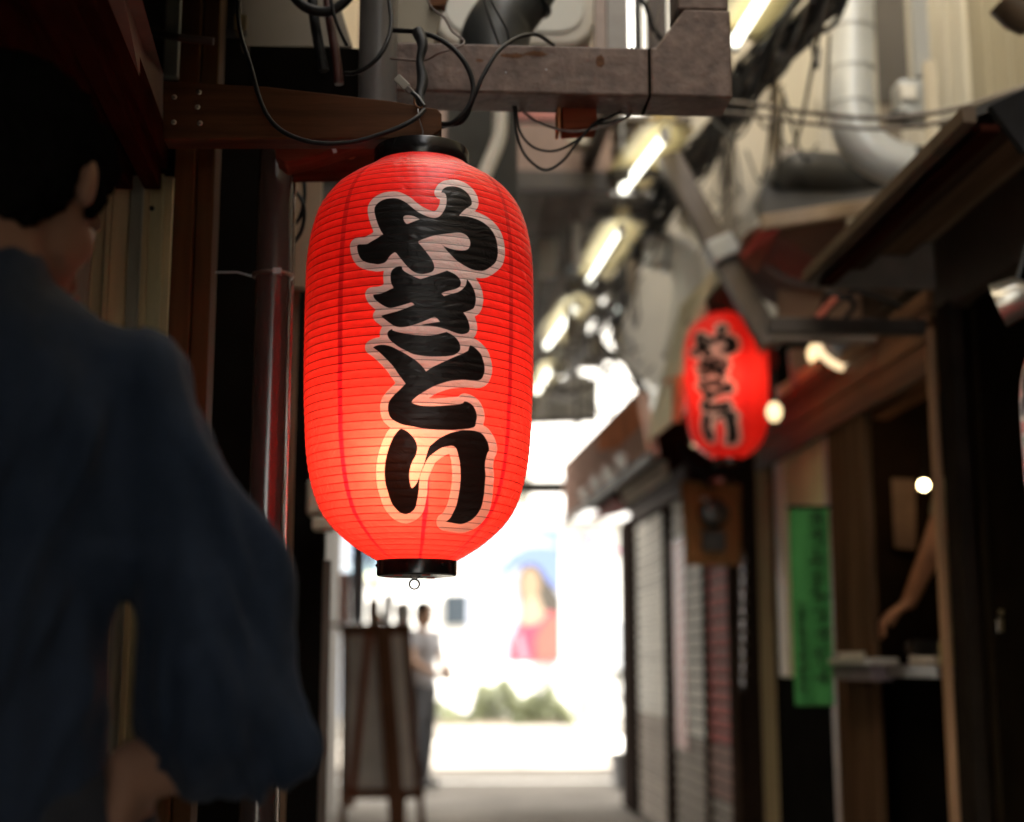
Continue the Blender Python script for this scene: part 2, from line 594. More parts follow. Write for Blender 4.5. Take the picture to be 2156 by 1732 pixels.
s3.build('stem', M_DARKWOOD, t)
l3.build('foliage', M_LEAF, t)['kind'] = 'stuff'
# ------------------------------------------------------------------ the paper lantern
LX, LY = 882.0, 2.05
PROF = [(1183, 82), (1166, 112), (1145, 143), (1105, 186), (1060, 213), (990, 232), (900, 240), (780, 243), (640, 242), (560, 239),
        (500, 230), (450, 213), (415, 188), (392, 160), (374, 130), (362, 110), (352, 97)]


def parse(s, ox, oy, k):
    out = []
    for w_ in s.split():
        c = w_.endswith('!')
        x, y = w_.rstrip('!').split(',')
        out.append(((ox + float(x) * k) / 1.1475, (oy + float(y) * k) / 1.1475, c))
    return out


def contour(pts, n=5):
    N = len(pts)
    out = []
    for i in range(N):
        a, b = pts[i], pts[(i + 1) % N]
        p1, p2 = np.array(a[:2]), np.array(b[:2])
        p0 = p1 if a[2] else np.array(pts[i - 1][:2])
        p3 = p2 if b[2] else np.array(pts[(i + 2) % N][:2])
        for k in range(n):
            t = k / n
            out.append(.5 * ((2 * p1) + (p2 - p0) * t + (2 * p0 - 5 * p1 + 4 * p2 - p3) * t * t + (3 * p1 - p0 - 3 * p2 + p3) * t ** 3))
    return np.array(out)


GA = (840, 430, .18553)
GB = (860, 630, .15770)
GC = (860, 780, .16698)
GD = (900, 1020, .15587)
GLYPHS = [
 parse("1215,195! 1240,150 1290,120 1380,112 1470,135 1550,190 1600,260 1618,330 1600,365 1540,405 1490,450 1450,495! 1560,505 1680,540 1790,600 1880,690 1930,790 1952,900 1955,1000 1940,1070 1915,1115 1850,1170 1790,1205 1730,1215 1620,1195 1510,1140 1420,1080 1340,1000 1270,925 1230,880 1200,842! 1260,890 1340,925 1440,945 1530,945 1575,920 1595,870 1590,820 1560,765 1510,730 1450,716 1370,720 1250,735 1120,755 1010,790 950,812 910,835! 960,890 1010,950 1060,1015 1100,1075 1125,1140 1125,1190 1100,1225 1040,1245 970,1255 890,1240 830,1205 770,1150 720,1090 670,1030 635,985 615,970! 570,1000 535,1040 510,1080 475,1110 400,1128 330,1120 250,1105 190,1075 155,1030 130,960 120,890! 140,870 190,868 250,865 300,835 380,790 430,755 465,738! 430,690 395,610 365,520 348,440 355,380 400,325 470,285 550,268 630,268 700,290 770,330 830,380 900,435 980,480 1060,512 1115,525 1160,520 1200,500 1240,450 1275,380 1288,300 1280,230 1255,198", *GA),
 parse("725,530 735,500 780,490 850,500 900,520 940,540! 860,570 770,605! 740,570", *GA),
 parse("705,90! 712,130 750,170 830,215 910,255 988,285! 1100,250 1250,205 1395,155! 1470,185 1530,220 1580,270 1605,320 1605,370 1580,410 1520,440 1400,470 1305,502! 1350,545! 1450,515 1560,485 1630,440 1680,380 1692,330 1697,285! 1740,330 1790,410 1825,500 1838,600 1825,680 1800,735 1740,765 1645,798! 1690,860 1725,940 1742,1020 1735,1080 1700,1115 1630,1130 1560,1120 1470,1090 1380,1055 1260,1022 1120,1000 1020,1000 935,1000! 1050,975 1180,955 1290,940! 1245,890 1210,868 1170,875 1030,935 920,975 820,1005 730,1020 650,1020 580,1000 520,960 440,900 375,848! 500,815 640,775 780,725 905,675! 850,642! 760,670 640,705 540,728 480,720 400,680 330,630 280,580 255,520! 330,515 400,500 480,465 530,440 580,422! 545,360 530,280 532,200 560,140 610,105 660,88", *GB),
 parse("525,90! 528,112! 600,135 720,160 850,178 1000,187 1120,183 1200,165 1310,135! 1380,170 1440,215 1490,280 1510,350 1500,410 1430,465 1340,485 1200,492 1050,490 920,475 820,455 740,415 640,365 560,310 500,260 460,200 455,150 480,115", *GC),
 parse("240,360! 290,335 350,322 430,325 520,350 600,390 680,430 770,485 870,550 930,605 980,660 1015,708! 1100,650 1200,600 1320,545 1430,495 1540,450 1625,405! 1637,360 1655,325! 1710,355 1760,400 1810,460 1835,530 1855,600 1862,690 1845,760 1820,810 1770,838 1680,835 1570,828 1450,835 1340,850 1210,890 1110,930 1020,980 930,1035 860,1085 820,1125 805,1155! 850,1180 950,1203 1070,1210 1200,1207 1350,1195 1480,1185 1550,1165! 1570,1137! 1630,1155 1690,1200 1730,1270 1750,1360 1735,1440 1728,1490 1690,1520 1580,1540 1430,1550 1250,1553 1080,1545 960,1530 830,1505 690,1480 600,1445 540,1410 490,1360 470,1300 463,1240 470,1170 500,1110 560,1040 640,965 718,885! 670,820 610,740 550,650 470,560 370,460 300,400", *GC),
 parse("435,102! 500,125 560,165 620,225 665,290 690,370 690,440 665,530 620,610 590,690 572,780 570,870 580,950 600,1015 612,1030! 660,985 700,920 730,830 765,730 800,640 830,540 860,440 890,375 930,340 1000,280 1080,230 1200,175 1310,145 1450,128 1560,135 1640,155 1700,185 1750,250 1790,330 1807,430 1780,490 1765,540 1748,610 1742,700 1752,820 1745,930 1735,1050 1725,1150 1690,1310 1640,1410 1590,1470 1530,1525 1470,1555 1400,1580 1330,1582 1230,1565 1130,1548! 1200,1495 1250,1405 1300,1290 1335,1130 1355,1000 1365,850 1355,650 1330,520 1300,420 1265,382 1210,372 1120,385 1040,420 960,475 880,540 830,620 790,710 755,790 735,860 722,950 718,1050 700,1170 670,1310 630,1375 560,1420 500,1430 430,1405 380,1365 310,1280 270,1190 230,1060 200,950 187,800 195,650 215,540 255,400 310,265 370,170", *GD),
]


def build_lantern():
    # meridian in metres
    pr = [(P(LX, y, LY).z, hw * mpp(LX, y, LY) * .99) for y, hw in PROF]
    pts = crom([Vector((r, z, 0)) for z, r in pr], 16)
    q = np.array([(p.x, p.y) for p in pts])
    arc = np.concatenate([[0], np.cumsum(np.linalg.norm(np.diff(q, axis=0), axis=1))])
    NR = 400
    sa = np.linspace(0, arc[-1], NR)
    r = np.interp(sa, arc, q[:, 0])
    z = np.interp(sa, arc, q[:, 1])
    pitch = 16.6 * mpp(LX, 800, LY) * 1.012
    th = np.concatenate([np.linspace(-180, -100, 24)[:-1], np.linspace(-100, 100, 300), np.linspace(100, 180, 24)[1:]])
    T, A = np.meshgrid(np.radians(th), sa)
    Rm, Zm = r[:, None] * np.ones_like(T), z[:, None] * np.ones_like(T)
    ph = A / pitch + T / (2 * math.pi) * .9
    top = arc[-1]
    fade = np.clip((top - A - pitch * 2.2) / (pitch * 1.5), 0, 1) * np.clip(A / (pitch * .7), 0, 1)
    bul = (np.abs(np.sin(math.pi * ph)) ** .7 - .6) * .0007 * fade
    # crumple of the paper
    cr = np.zeros_like(T)
    for k in range(40):
        f1, f2, p_ = rng.uniform(5, 60), rng.uniform(10, 130), rng.uniform(0, 6.28)
        cr += np.sin(T * round(f1) + A * f2 + p_) / (10 + f1 * .35)
    upf = np.clip((A / top - .55) * 2.2, 0, 1)
    cr *= (.00012 + .0006 * upf) * np.clip((top - A) / pitch, 0, 1) * np.clip(A / pitch, 0, 1)
    Rr = Rm + bul + cr
    Z2 = Zm + T / (2 * math.pi) * .0
    base = P(LX, 800, LY)
    V = np.stack([base.x + Rr * np.sin(T), LY - Rr * np.cos(T), Z2], -1).reshape(-1, 3)
    n = len(th)
    idx = np.arange(NR * n).reshape(NR, n)
    F = np.stack([idx[:-1, :-1], idx[:-1, 1:], idx[1:, 1:], idx[1:, :-1]], -1).reshape(-1, 4)
    # lettering: signed distance (in layout units) from every front vertex to the glyph outlines
    Tf = T.reshape(-1)
    front = np.abs(Tf) < math.radians(76)
    uv = proj(V[front])
    cs = [contour(g) for g in GLYPHS]
    d2 = np.full(len(uv), 1e9)
    ins = np.zeros(len(uv), int)
    for c in cs:
        a, b = c, np.roll(c, -1, 0)
        for p, q_ in zip(a, b):
            e = q_ - p
            L2 = max(e @ e, 1e-9)
            t = np.clip(((uv - p) @ e) / L2, 0, 1)
            dd = ((uv - p - t[:, None] * e) ** 2).sum(1)
            np.minimum(d2, dd, out=d2)
            cond = (p[1] > uv[:, 1]) != (q_[1] > uv[:, 1])
            if cond.any():
                xi = p[0] + (uv[:, 1] - p[1]) / (e[1] if abs(e[1]) > 1e-9 else 1e-9) * e[0]
                ins += (cond & (uv[:, 0] < xi)).astype(int)
    sd = np.sqrt(d2) * np.where(ins % 2 == 1, -1, 1)
    ink = np.full(len(V), 60.)
    ink[front] = np.clip(sd, -60, 60)
    ow = np.full(len(V), 16.)
    ow[front] = np.interp(uv[:, 1], [420, 600, 900, 1100], [14, 15.5, 16.5, 19])
    loc = P(LX, 1232, LY)
    root = thing('paper_lantern', 'large red paper lantern with bold black lettering, hanging in front of the pipes', 'lantern', loc, 'red paper lanterns')
    me = bpy.data.meshes.new('paper_shade')
    me.from_pydata((V - np.array(loc)).tolist(), [], F.tolist())
    me.polygons.foreach_set('use_smooth', [True] * len(me.polygons))
    fill = np.full(len(V), 60.)
    for fx, fy, fr_ in ((916, 520, 15), (930, 545, 17), (952, 518, 13), (940, 514, 13), (966, 509, 13), (894, 921, 13)):
        fill[front] = np.minimum(fill[front], np.hypot(uv[:, 0] - fx, uv[:, 1] - fy) - fr_)
    for nm, arr in (('ink', ink), ('ink_outline', np.minimum(ink - ow, fill)), ('rib_phase', ph.reshape(-1)), ('angle', np.degrees(Tf)), ('rib_fade', fade.reshape(-1)), ('seam_fade', np.where((np.abs(np.degrees(Tf) - 5) < 8) & (A.reshape(-1) / top > .30), 0., 1.))):
        at = me.attributes.new(nm, 'FLOAT', 'POINT')
        at.data.foreach_set('value', arr.astype(np.float32))
    sh = bpy.data.objects.new('paper_shade', me)
    C.objects.link(sh)
    sh.parent = root
    me.materials.append(paper_material())
    mp = mpp(LX, 800, LY)
    zt, zb = P(LX, 356, LY).z, P(LX, 1180, LY).z
    cx = base.x
    rt, rbm = 98 * mpp(LX, 350, LY), 82.5 * mpp(LX, 1190, LY)
    h1, h2 = P(LX, 320, LY).z - zt, zb - P(LX, 1214, LY).z
    M_RING = mat('lantern_ring_black', (.008, .008, .008), .22, .1, 40, .02)
    MB().lathe([(rt - .004, 0), (rt, 0), (rt + .0012, .002), (rt + .0012, h1 - .002), (rt, h1), (rt - .004, h1), (rt - .004, 0)], (cx, LY, zt), 72).build('top_ring', M_RING, root)
    MB().lathe([(rbm, 0), (rbm + .001, -.002), (rbm + .001, -h2 + .002), (rbm - .001, -h2)], (cx, LY, zb), 72).build('bottom_ring', M_RING, root)
    bd = MB().lathe([(.0001, .0006), (rbm - .003, .0006), (rbm - .003, -.0004), (.0001, -.0004)], (cx, LY, zb - h2 + .0015), 48).build('base_disc', mat('base_disc_grey', (.03, .03, .03), .45, .3, 30), root)
    for a in (-100, -40, 20, 150):
        q_ = Vector((cx + rbm * .72 * math.sin(math.radians(a)), LY - rbm * .72 * math.cos(math.radians(a)), zb - h2 - .0006))
        MB().box(q_, (.012, .005, .0015)).build('tab', mat('red_tab', (.5, .04, .02), .5), bd)
    for a in (-88, 40):
        q_ = Vector((cx + rbm * math.sin(math.radians(a)), LY - rbm * math.cos(math.radians(a)), zb - h2 * .35))
        MB().ball(q_, .0028, 8).build('rivet', M_RING, root)
    wz = zb - h2
    wr = MB().torus((cx - .003, LY - .006, wz - .0115), .0070, .0012, Matrix.Rotation(math.pi / 2, 3, 'X'), 28, 6)
    wr.tube([(cx - .010, LY - .006, wz + .001), (cx - .003, LY - .006, wz - .005), (cx + .006, LY - .006, wz + .001)], .0007, 6)
    wr.build('pull_ring', mat('dark_wire', (.012,.012,.012), .7, spec=0), root)
    hb = MB().tube([(cx - rt * .96, LY, zt + h1 * .6), (cx - rt * .6, LY, zt + h1 + .008), (cx, LY, zt + h1 + .016), (cx + rt * .6, LY, zt + h1 + .008), (cx + rt * .96, LY, zt + h1 * .6)], .0014, 6)
    hb.build('wire_handle', M_WIRE, root)
    # bulb on a socket from the base
    bz = P(LX, 985, LY).z
    bp = Vector((cx - .018, LY - .104, bz))
    bu = MB().ball(bp, .022, 12).build('bulb', emi('lantern_bulb', (1, .78, .34), 26), root)
    MB().tube([(bp.x, bp.y + .018, bz), (bp.x, bp.y + .07, bz), (cx, LY + .03, bz - .04), (cx, LY + .055, zb + .002)], .006, 10).build('bulb_socket', M_BLACKPL, root)
    return root


def paper_material():
    m = bpy.data.materials.new('lantern_paper')
    m.use_nodes = True
    nt = m.node_tree
    nt.nodes.clear()
    L = nt.links.new

    def attr(n):
        a = nn(nt, 'ShaderNodeAttribute')
        a.attribute_name = n
        return a.outputs['Fac']

    def mr(x, a, b, c=0., d=1.):
        r_ = nn(nt, 'ShaderNodeMapRange', interpolation_type='SMOOTHSTEP')
        for i, v_ in zip((1, 2, 3, 4), (a, b, c, d)):
            r_.inputs[i].default_value = v_
        L(x, r_.inputs[0])
        return r_.outputs[0]

    def ma(op, a, b=None, c=None):
        r_ = nn(nt, 'ShaderNodeMath', operation=op)
        for i, v_ in enumerate((a, b, c)):
            if v_ is None:
                continue
            if isinstance(v_, (int, float)):
                r_.inputs[i].default_value = v_
            else:
                L(v_, r_.inputs[i])
        return r_.outputs[0]

    def mixc(f, a, b):
        r_ = nn(nt, 'ShaderNodeMix', data_type='RGBA')
        L(f, r_.inputs[0]) if not isinstance(f, float) else setattr(r_.inputs[0], 'default_value', f)
        for i, v_ in ((6, a), (7, b)):
            if isinstance(v_, tuple):
                r_.inputs[i].default_value = (*v_, 1)
            else:
                L(v_, r_.inputs[i])
        return r_.outputs[2]

    ink = mr(attr('ink'), -.9, .9, 1, 0)
    outl = mr(attr('ink_outline'), -.9, .9, 1, 0)
    fr = ma('FRACT', attr('rib_phase'))
    rib = ma('MULTIPLY', mr(ma('ABSOLUTE', ma('SUBTRACT', fr, .5)), .425, .46, 0, 1), attr('rib_fade'))
    tc = nn(nt, 'ShaderNodeTexCoord')
    wob = nn(nt, 'ShaderNodeTexNoise')
    wob.inputs['Scale'].default_value = 30
    L(tc.outputs['Object'], wob.inputs['Vector'])
    an = ma('ADD', attr('angle'), ma('MULTIPLY', ma('SUBTRACT', wob.outputs['Fac'], .5), 1.2))
    sm = mr(ma('ABSOLUTE', ma('SUBTRACT', ma('MODULO', ma('ADD', an, 360 + 22.5 - 5), 45), 22.5)), 1.35, 1.6, 1, 0)
    sm = ma('MULTIPLY', sm, attr('seam_fade'))
    # colours
    fib = nn(nt, 'ShaderNodeTexNoise')
    fib.inputs['Scale'].default_value = 90
    fib.inputs['Detail'].default_value = 6
    L(tc.outputs['Object'], fib.inputs['Vector'])
    fv = mr(fib.outputs['Fac'], .3, .7, .9, 1.08)
    refl = mixc(outl, (.84, .036, .030), (.92, .86, .82))
    refl = mixc(ink, refl, (.012, .012, .012))
    tr = mixc(sm, (.94, .037, .038), (.50, .006, .022))
    tr = mixc(outl, tr, (.46, .13, .12))
    tr = mixc(ink, tr, (.003, .0006, .0004))
    mul = nn(nt, 'ShaderNodeMix', data_type='RGBA', blend_type='MULTIPLY')
    mul.inputs[0].default_value = 1
    L(tr, mul.inputs[6])
    L(fv, mul.inputs[7])
    m4 = nn(nt, 'ShaderNodeMix', data_type='RGBA', blend_type='MULTIPLY')
    L(rib, m4.inputs[0])
    L(mul.outputs[2], m4.inputs[6])
    m4.inputs[7].default_value = (.22, .05, .05, 1)
    tr2 = m4.outputs[2]
    refl2 = mixc(ma('MULTIPLY', rib, .55), refl, (.03, .010, .008))
    # wrinkles
    mp = nn(nt, 'ShaderNodeMapping')
    mp.inputs['Scale'].default_value = (1, 1, 2.2)
    L(tc.outputs['Object'], mp.inputs[0])
    wn = nn(nt, 'ShaderNodeTexNoise')
    wn.inputs['Scale'].default_value = 26
    wn.inputs['Detail'].default_value = 5
    wn.inputs['Distortion'].default_value = 1.4
    L(mp.outputs[0], wn.inputs['Vector'])
    bp = nn(nt, 'ShaderNodeBump')
    bp.inputs['Strength'].default_value = .45
    bp.inputs['Distance'].default_value = .006
    L(wn.outputs['Fac'], bp.inputs['Height'])
    df, tl, gl = nn(nt, 'ShaderNodeBsdfDiffuse'), nn(nt, 'ShaderNodeBsdfTranslucent'), nn(nt, 'ShaderNodeBsdfGlossy')
    L(refl2, df.inputs[0])
    L(tr2, tl.inputs[0])
    L(bp.outputs[0], df.inputs['Normal'])
    L(bp.outputs[0], gl.inputs['Normal'])
    gl.inputs['Roughness'].default_value = .33
    gl.inputs[0].default_value = (1, 1, 1, 1)
    mx = nn(nt, 'ShaderNodeMixShader')
    L(ma('SUBTRACT', .5, ma('MULTIPLY', outl, .22)), mx.inputs[0])
    L(df.outputs[0], mx.inputs[1])
    L(tl.outputs[0], mx.inputs[2])
    fn = nn(nt, 'ShaderNodeFresnel')
    fn.inputs['IOR'].default_value = 1.42
    L(bp.outputs[0], fn.inputs['Normal'])
    gf = ma('MULTIPLY', fn.outputs[0], .65)
    geo = nn(nt, 'ShaderNodeNewGeometry')
    gf = ma('MULTIPLY', gf, ma('SUBTRACT', 1, geo.outputs['Backfacing']))
    m3 = nn(nt, 'ShaderNodeMixShader')
    L(gf, m3.inputs[0])
    L(mx.outputs[0], m3.inputs[1])
    L(gl.outputs[0], m3.inputs[2])
    out = nn(nt, 'ShaderNodeOutputMaterial')
    L(m3.outputs[0], out.inputs[0])
    return m


lantern = build_lantern()
# the second one, further down the alley
l2 = copy_tree(lantern)
c1 = P(LX, 767, LY)
c2 = P(1530, 817, 5.55)
off1 = c1 - lantern.location


def place_lantern(o, c, rz, label):
    o.location = c - off1
    o.rotation_euler = (0, 0, rz)
    o['label'] = label


place_lantern(l2, c2, math.radians(-36), 'smaller looking red paper lantern glowing under the second awning')
for ch in l2.children:
    if ch.name.startswith('bulb') and 'socket' not in ch.name:
        ch.location = (.045, .03, .17)
        me2 = ch.data.copy()
        ch.data = me2
        me2.materials[0] = emi('lantern_bulb_warm', (1, .6, .3), 14)
l3 = copy_tree(lantern)
place_lantern(l3, P(2352, 990, 2.6), math.radians(-80), 'red lantern cut off by the right edge of the picture')
l3['label'] = 'unlit red lantern hanging beside the black door, mostly out of view'
for ch in l3.children:
    if ch.name.startswith('bulb') and 'socket' not in ch.name:
        ch.data = ch.data.copy()
        ch.data.materials[0] = mat('dark_bulb_glass', (.5, .5, .5), .2)
# ------------------------------------------------------------------ near left: awning, posts, beam, pipes
def vpost(x0, x1, ytop, ybot, Y, d=.05):
    """upright board that faces the viewer: spans x0..x1 in direction, real vertical edges"""
    a, b = P(x0, 866, Y), P(x1, 866, Y)
    zt, zb = P(x0, ytop, Y).z, P(x0, ybot, Y).z
    return MB().bb(a.x, b.x, Y, Y + d, max(zb, 0), zt)


def board(a, b, Ya, w_, h_, Yb=None):
    return MB().beam(P(a[0], a[1], Ya), P(b[0], b[1], Yb or Ya), w_, h_)


# eave over the man
ev = thing('stall_eave', 'dark red wooden eave with exposed rafters above the man', 'eave', P(100, 0, 1.6))
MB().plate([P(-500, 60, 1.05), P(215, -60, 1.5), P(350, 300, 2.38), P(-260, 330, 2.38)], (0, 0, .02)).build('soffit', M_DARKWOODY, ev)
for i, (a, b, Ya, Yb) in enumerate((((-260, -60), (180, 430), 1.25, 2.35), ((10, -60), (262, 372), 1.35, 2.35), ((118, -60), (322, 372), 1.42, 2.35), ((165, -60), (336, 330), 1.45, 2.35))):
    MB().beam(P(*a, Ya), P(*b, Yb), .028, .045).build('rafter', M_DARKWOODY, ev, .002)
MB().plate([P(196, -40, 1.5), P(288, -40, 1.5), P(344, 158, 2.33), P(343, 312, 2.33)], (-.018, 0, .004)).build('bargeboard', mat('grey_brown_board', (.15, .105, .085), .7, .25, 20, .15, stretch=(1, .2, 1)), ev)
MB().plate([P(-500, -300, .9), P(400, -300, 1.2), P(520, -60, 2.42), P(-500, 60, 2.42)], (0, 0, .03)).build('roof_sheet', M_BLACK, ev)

# panelled wall behind the man
wl = thing('sliding_shutters', 'weathered cream shutter panels behind the man', 'shutter', P(250, 1300, 2.42))
xs = [(-330, -290), (-286, -220), (-216, -150), (-146, -80), (-76, -10), (-6, 60), (64, 120), (124, 172), (175, 200), (202, 213), (215, 250), (253, 279), (281, 293), (296, 324), (327, 344)]
cols = [(.68, .52, .30), (.38, .36, .29), (.70, .55, .32), (.60, .52, .31)]
for i, (a, b) in enumerate(xs):
    m_ = mat('aged_panel_%d' % (i % 4), cols[(i * 3) % 4], .55, .22, 14, .1, stretch=(1, 1, .15))
    d_ = .012 * (i % 3)
    vpost(a, b, 345, 2600, 2.40 + d_, .03).build('panel', m_, wl, .002)
    if i == 13:
        MB().lathe([(.0001, 0), (.0045, 0), (.0045, .003), (.0001, .003)], P(320, 440, 2.398 + d_), 14, Matrix.Rotation(math.pi / 2, 3, 'X')).build('screw', M_BLACKPL, wl)
vpost(-330, 345, 318, 345, 2.39, .05).build('head_rail', M_BLACK, wl)
MB().bb(P(-330, 0, 2.5).x, P(345, 0, 2.5).x, 2.46, 2.5, 0, 1.95).build('backing', M_BLACK, wl)

wp = thing('double_post', 'pair of brown wooden posts standing behind the beam end', 'post', P(390, 1600, 2.30))
wp.location.z = 0
vpost(346, 391, -60, 4000, 2.30, .07).build('post_board', M_POSTWOOD, wp, .003)
vpost(395, 433, -60, 4000, 2.31, .07).build('post_board', M_POSTWOOD, wp, .003)
vpost(389, 397, -60, 4000, 2.33, .03).build('filler_strip', M_DARKWOOD, wp)
o = vpost(312, 343, -60, 158, 2.5, .02).build('wall_strip', mat('green_grey_panel', (.13, .14, .12), .6))
tag(o, 'greenish grey strip of wall beside the top of the brown posts', 'panel')
o = MB().tube([P(311, 66, 2.36), P(380, 80, 2.28), P(450, 88, 2.28)], .0065, 10, False).build('conduit', mat('grey_conduit', (.09, .08, .07), .5))
tag(o, 'short grey rod crossing the top of the brown posts', 'rod')
bx = thing('junction_box', 'small dark box and fitting above the grey rod', 'box', P(470, 50, 2.4))
MB().box(P(475, 30, 2.42), (.05, .05, .07)).build('case', M_BLACKPL, bx, .003)
MB().box(P(508, 55, 2.38), (.022, .03, .03)).build('fitting', mat('dull_brass', (.12, .09, .04), .4, metal=.4), bx, .002)

# lantern beam
Yb = 2.06
lb_ = thing('lantern_beam', 'brown wooden cross beam from whose end the big lantern hangs', 'beam', P(640, 290, Yb))
MB().plate([P(x, y, Yb) for x, y in ((343, 170), (560, 182), (822, 212), (921, 229), (930, 240), (930, 274), (902, 293), (343, 293))], (0, .045, 0)).build('beam', M_BEAMWOOD, lb_, .0025)
for x, y in ((367, 205), (419, 195), (416, 226), (366, 258), (421, 260)):
    s_ = MB().lathe([(.0001, .0018), (.0022, .0018), (.0042, .0004), (.0044, 0)], P(x, y, Yb - .0003), 16, Matrix.Rotation(math.pi / 2, 3, 'X'))
    sc = s_.build('screw', mat('screw_zinc', (.38, .36, .30), .35, .1, 30, 0, .8), lb_)
    MB().box(P(x, y, Yb - .0022), (.0036, .0006, .0007)).build('slot', M_BLACK, sc)
    MB().box(P(x, y, Yb - .0024), (.0007, .0006, .0036)).build('slot', M_BLACK, sc)
b2 = thing('rear_beam', 'dark red beam and brace just behind the lantern beam', 'beam', P(700, 360, 2.36))
MB().plate([P(x, y, 2.34) for x, y in ((598, 300), (835, 300), (835, 362), (598, 366))], (0, .05, 0)).build('beam', wood('reddish_wood', (.10, .025, .015), .55, 'x'), b2, .003)
MB().plate([P(x, y, 2.20) for x, y in ((575, 296), (800, 296), (740, 306), (640, 336), (600, 345), (580, 330))], (0, .06, 0)).build('brace', wood('reddish_brace', (.16, .05, .032), .5, 'x'), b2, .003)
MB().lathe([(.0001, -.006), (.014, -.004), (.016, .004), (.010, .012), (.0001, .014)], P(736, 318, 2.30), 20, Matrix.Rotation(math.pi / 2, 3, 'X')).build('knob', wood('knob_wood', (.28, .10, .05)), b2)
MB().beam(P(700, 305, 2.18), P(706, 322, 2.18), .003, .006).build('nail', M_GALV, b2)

# pipes
pi = thing('downpipe', 'glossy dark grey downpipe glowing red on the lantern side', 'pipe', P(563, 1600, 2.32))
pi.location.z = 0
rp = 38 * mpp(563, 866, 2.32)
pc = P(563, 866, 2.32)
MB().tube([(pc.x, 2.34, 0), (pc.x, 2.34, 1.9)], rp, 40, False).build('pipe', mat('dark_grey_pvc', (.06, .045, .042), .19, .15, 8, .03, spec=1.), pi)
zc = P(563, 575, 2.32).z
MB().torus((pc.x, 2.34, zc), rp + .002, .0032, None, 40, 8).build('clamp_band', mat('galv_strap', (.30, .20, .17), .35, .2, 30, .05, .8), pi)
MB().box((pc.x + rp * .35, 2.34 - rp * .95, zc), (.014, .012, .011)).build('clamp_bolt', M_GALV, pi, .001)
MB().tube([P(434, 574, 2.36), P(500, 574, 2.35), (pc.x - rp, 2.35, zc)], .0016, 6, False).build('clamp_arm', M_GALV, pi)
# bright slim conduit right beside it
qc = P(606.5, 866, 2.39)
o = MB().tube([(qc.x, 2.40, 0), (qc.x, 2.40, 1.9)], .0036, 16, False).build('thin_conduit', mat('polished_conduit', (.75, .62, .55), .16, .1, 9, 0, 1))
tag(o, 'thin shiny conduit running up beside the dark downpipe', 'conduit')
bp2 = thing('upper_pipe', 'thick grey pipe rising behind the lantern beam', 'pipe', P(782, 210, 2.22))
uc = P(782, 866, 2.24)
ru = 41 * mpp(782, 100, 2.24)
zb_, zt_ = P(782, 225, 2.24).z, P(782, -120, 2.24).z
MB().tube([(uc.x, 2.26, zb_), (uc.x, 2.26, zt_)], ru, 36, False).build('pipe', mat('grey_pvc', (.13, .125, .12), .38, .15, 8, .04), bp2)
o = vpost(500, 822, 97, 200, 2.34, .06).build('dark_box_beam', M_BLACK)
tag(o, 'black box beam behind the hanging cables', 'beam')
o = MB().plate([P(508, -40, 2.5), P(700, -40, 2.5), P(742, 98, 2.5), P(508, 98, 2.5)], (0, .03, 0)).build('grey_board', mat('grey_beige_panel', (.20, .17, .13), .7, .12, 4))
tag(o, 'dull grey beige panel above the black box beam', 'panel')
o = MB().plate([P(822, -40, 2.46), P(945, -40, 2.46), P(912, 97, 2.46), P(822, 97, 2.46)], (0, .03, 0)).build('tilted_panel', mat('khaki_panel', (.24, .21, .155), .7, .12, 4))
tag(o, 'khaki board with slanted edge above the steel bracket', 'panel')
o = MB().plate([P(905, -30, 2.44), P(948, -30, 2.44), P(938, 10, 2.44), P(905, 13, 2.44)], (0, .03, 0)).build('wood_offcut', M_BEAMWOOD)
tag(o, 'small brown wooden piece beside the khaki board', 'wood')

# steel bracket
Ys = 2.26
sb = thing('steel_bracket', 'brown painted square steel bracket crossing above the lantern', 'bracket', P(1180, 222, Ys))
zT, zB = P(1200, 97, Ys).z, P(1200, 199, Ys).z
xa, xb = P(822, 150, Ys).x, P(1368, 150, Ys).x
xg = P(1541, 150, Ys).x
zG = P(1500, 22, Ys).z
dS = .088
MB().bb(xa, xb - .0015, Ys, Ys + dS, zB, zT).build('arm_tube', M_STEELBR, sb, .004)
gp = [(xb + .0015, zB), (xg, zB), (xg, zG), (P(1441, 25, Ys).x, zG), (P(1380, 90, Ys).x, zT), (xb + .0015, zT)]
MB().plate([(x, Ys - .002, z) for x, z in gp], (0, dS + .004, 0)).build('gusset', M_STEELBR, sb, .004)
MB().bb(P(1427, 0, Ys).x, xg - .002, Ys + .002, Ys + dS, zG + .002, zG + .55).build('upright_tube', M_STEELBR, sb, .004)
MB().bb(xb - .0025, xb + .0025, Ys + .001, Ys + dS, zB + .001, zT - .001).build('weld_seam', M_BLACK, sb)
for x_, z_, w_, h_, s_ in ((1080, 118, 60, 12, 1), (1128, 114, 50, 14, 2), (1264, 130, 20, 32, 3), (1010, 128, 20, 8, 4)):
    r_ = random.Random(s_)
    c_ = P(x_, z_, Ys)
    k_ = mpp(x_, z_, Ys)
    pts = [(c_.x + math.cos(a * .45) * w_ / 2 * k_ * r_.uniform(.7, 1.1), Ys - .0006, c_.z + math.sin(a * .45) * h_ / 2 * k_ * r_.uniform(.7, 1.1)) for a in range(14)]
    MB().plate(pts, (0, .0005, 0)).build('rust_patch', mat('rust', (.085, .035, .012), .9, .4, 90, .4), sb)
for x_, y_ in ((1330, 101), (1338, 101), (1150, 147), (1065, 153)):
    MB().ball(P(x_, y_, Ys - .001), .0022 if y_ < 110 else .0014, 6).build('weld_spatter', M_GALV, sb)
wb = thing('wood_block', 'small reddish wood block fixed under the steel bracket', 'wooden block', P(1220, 268, 2.36))
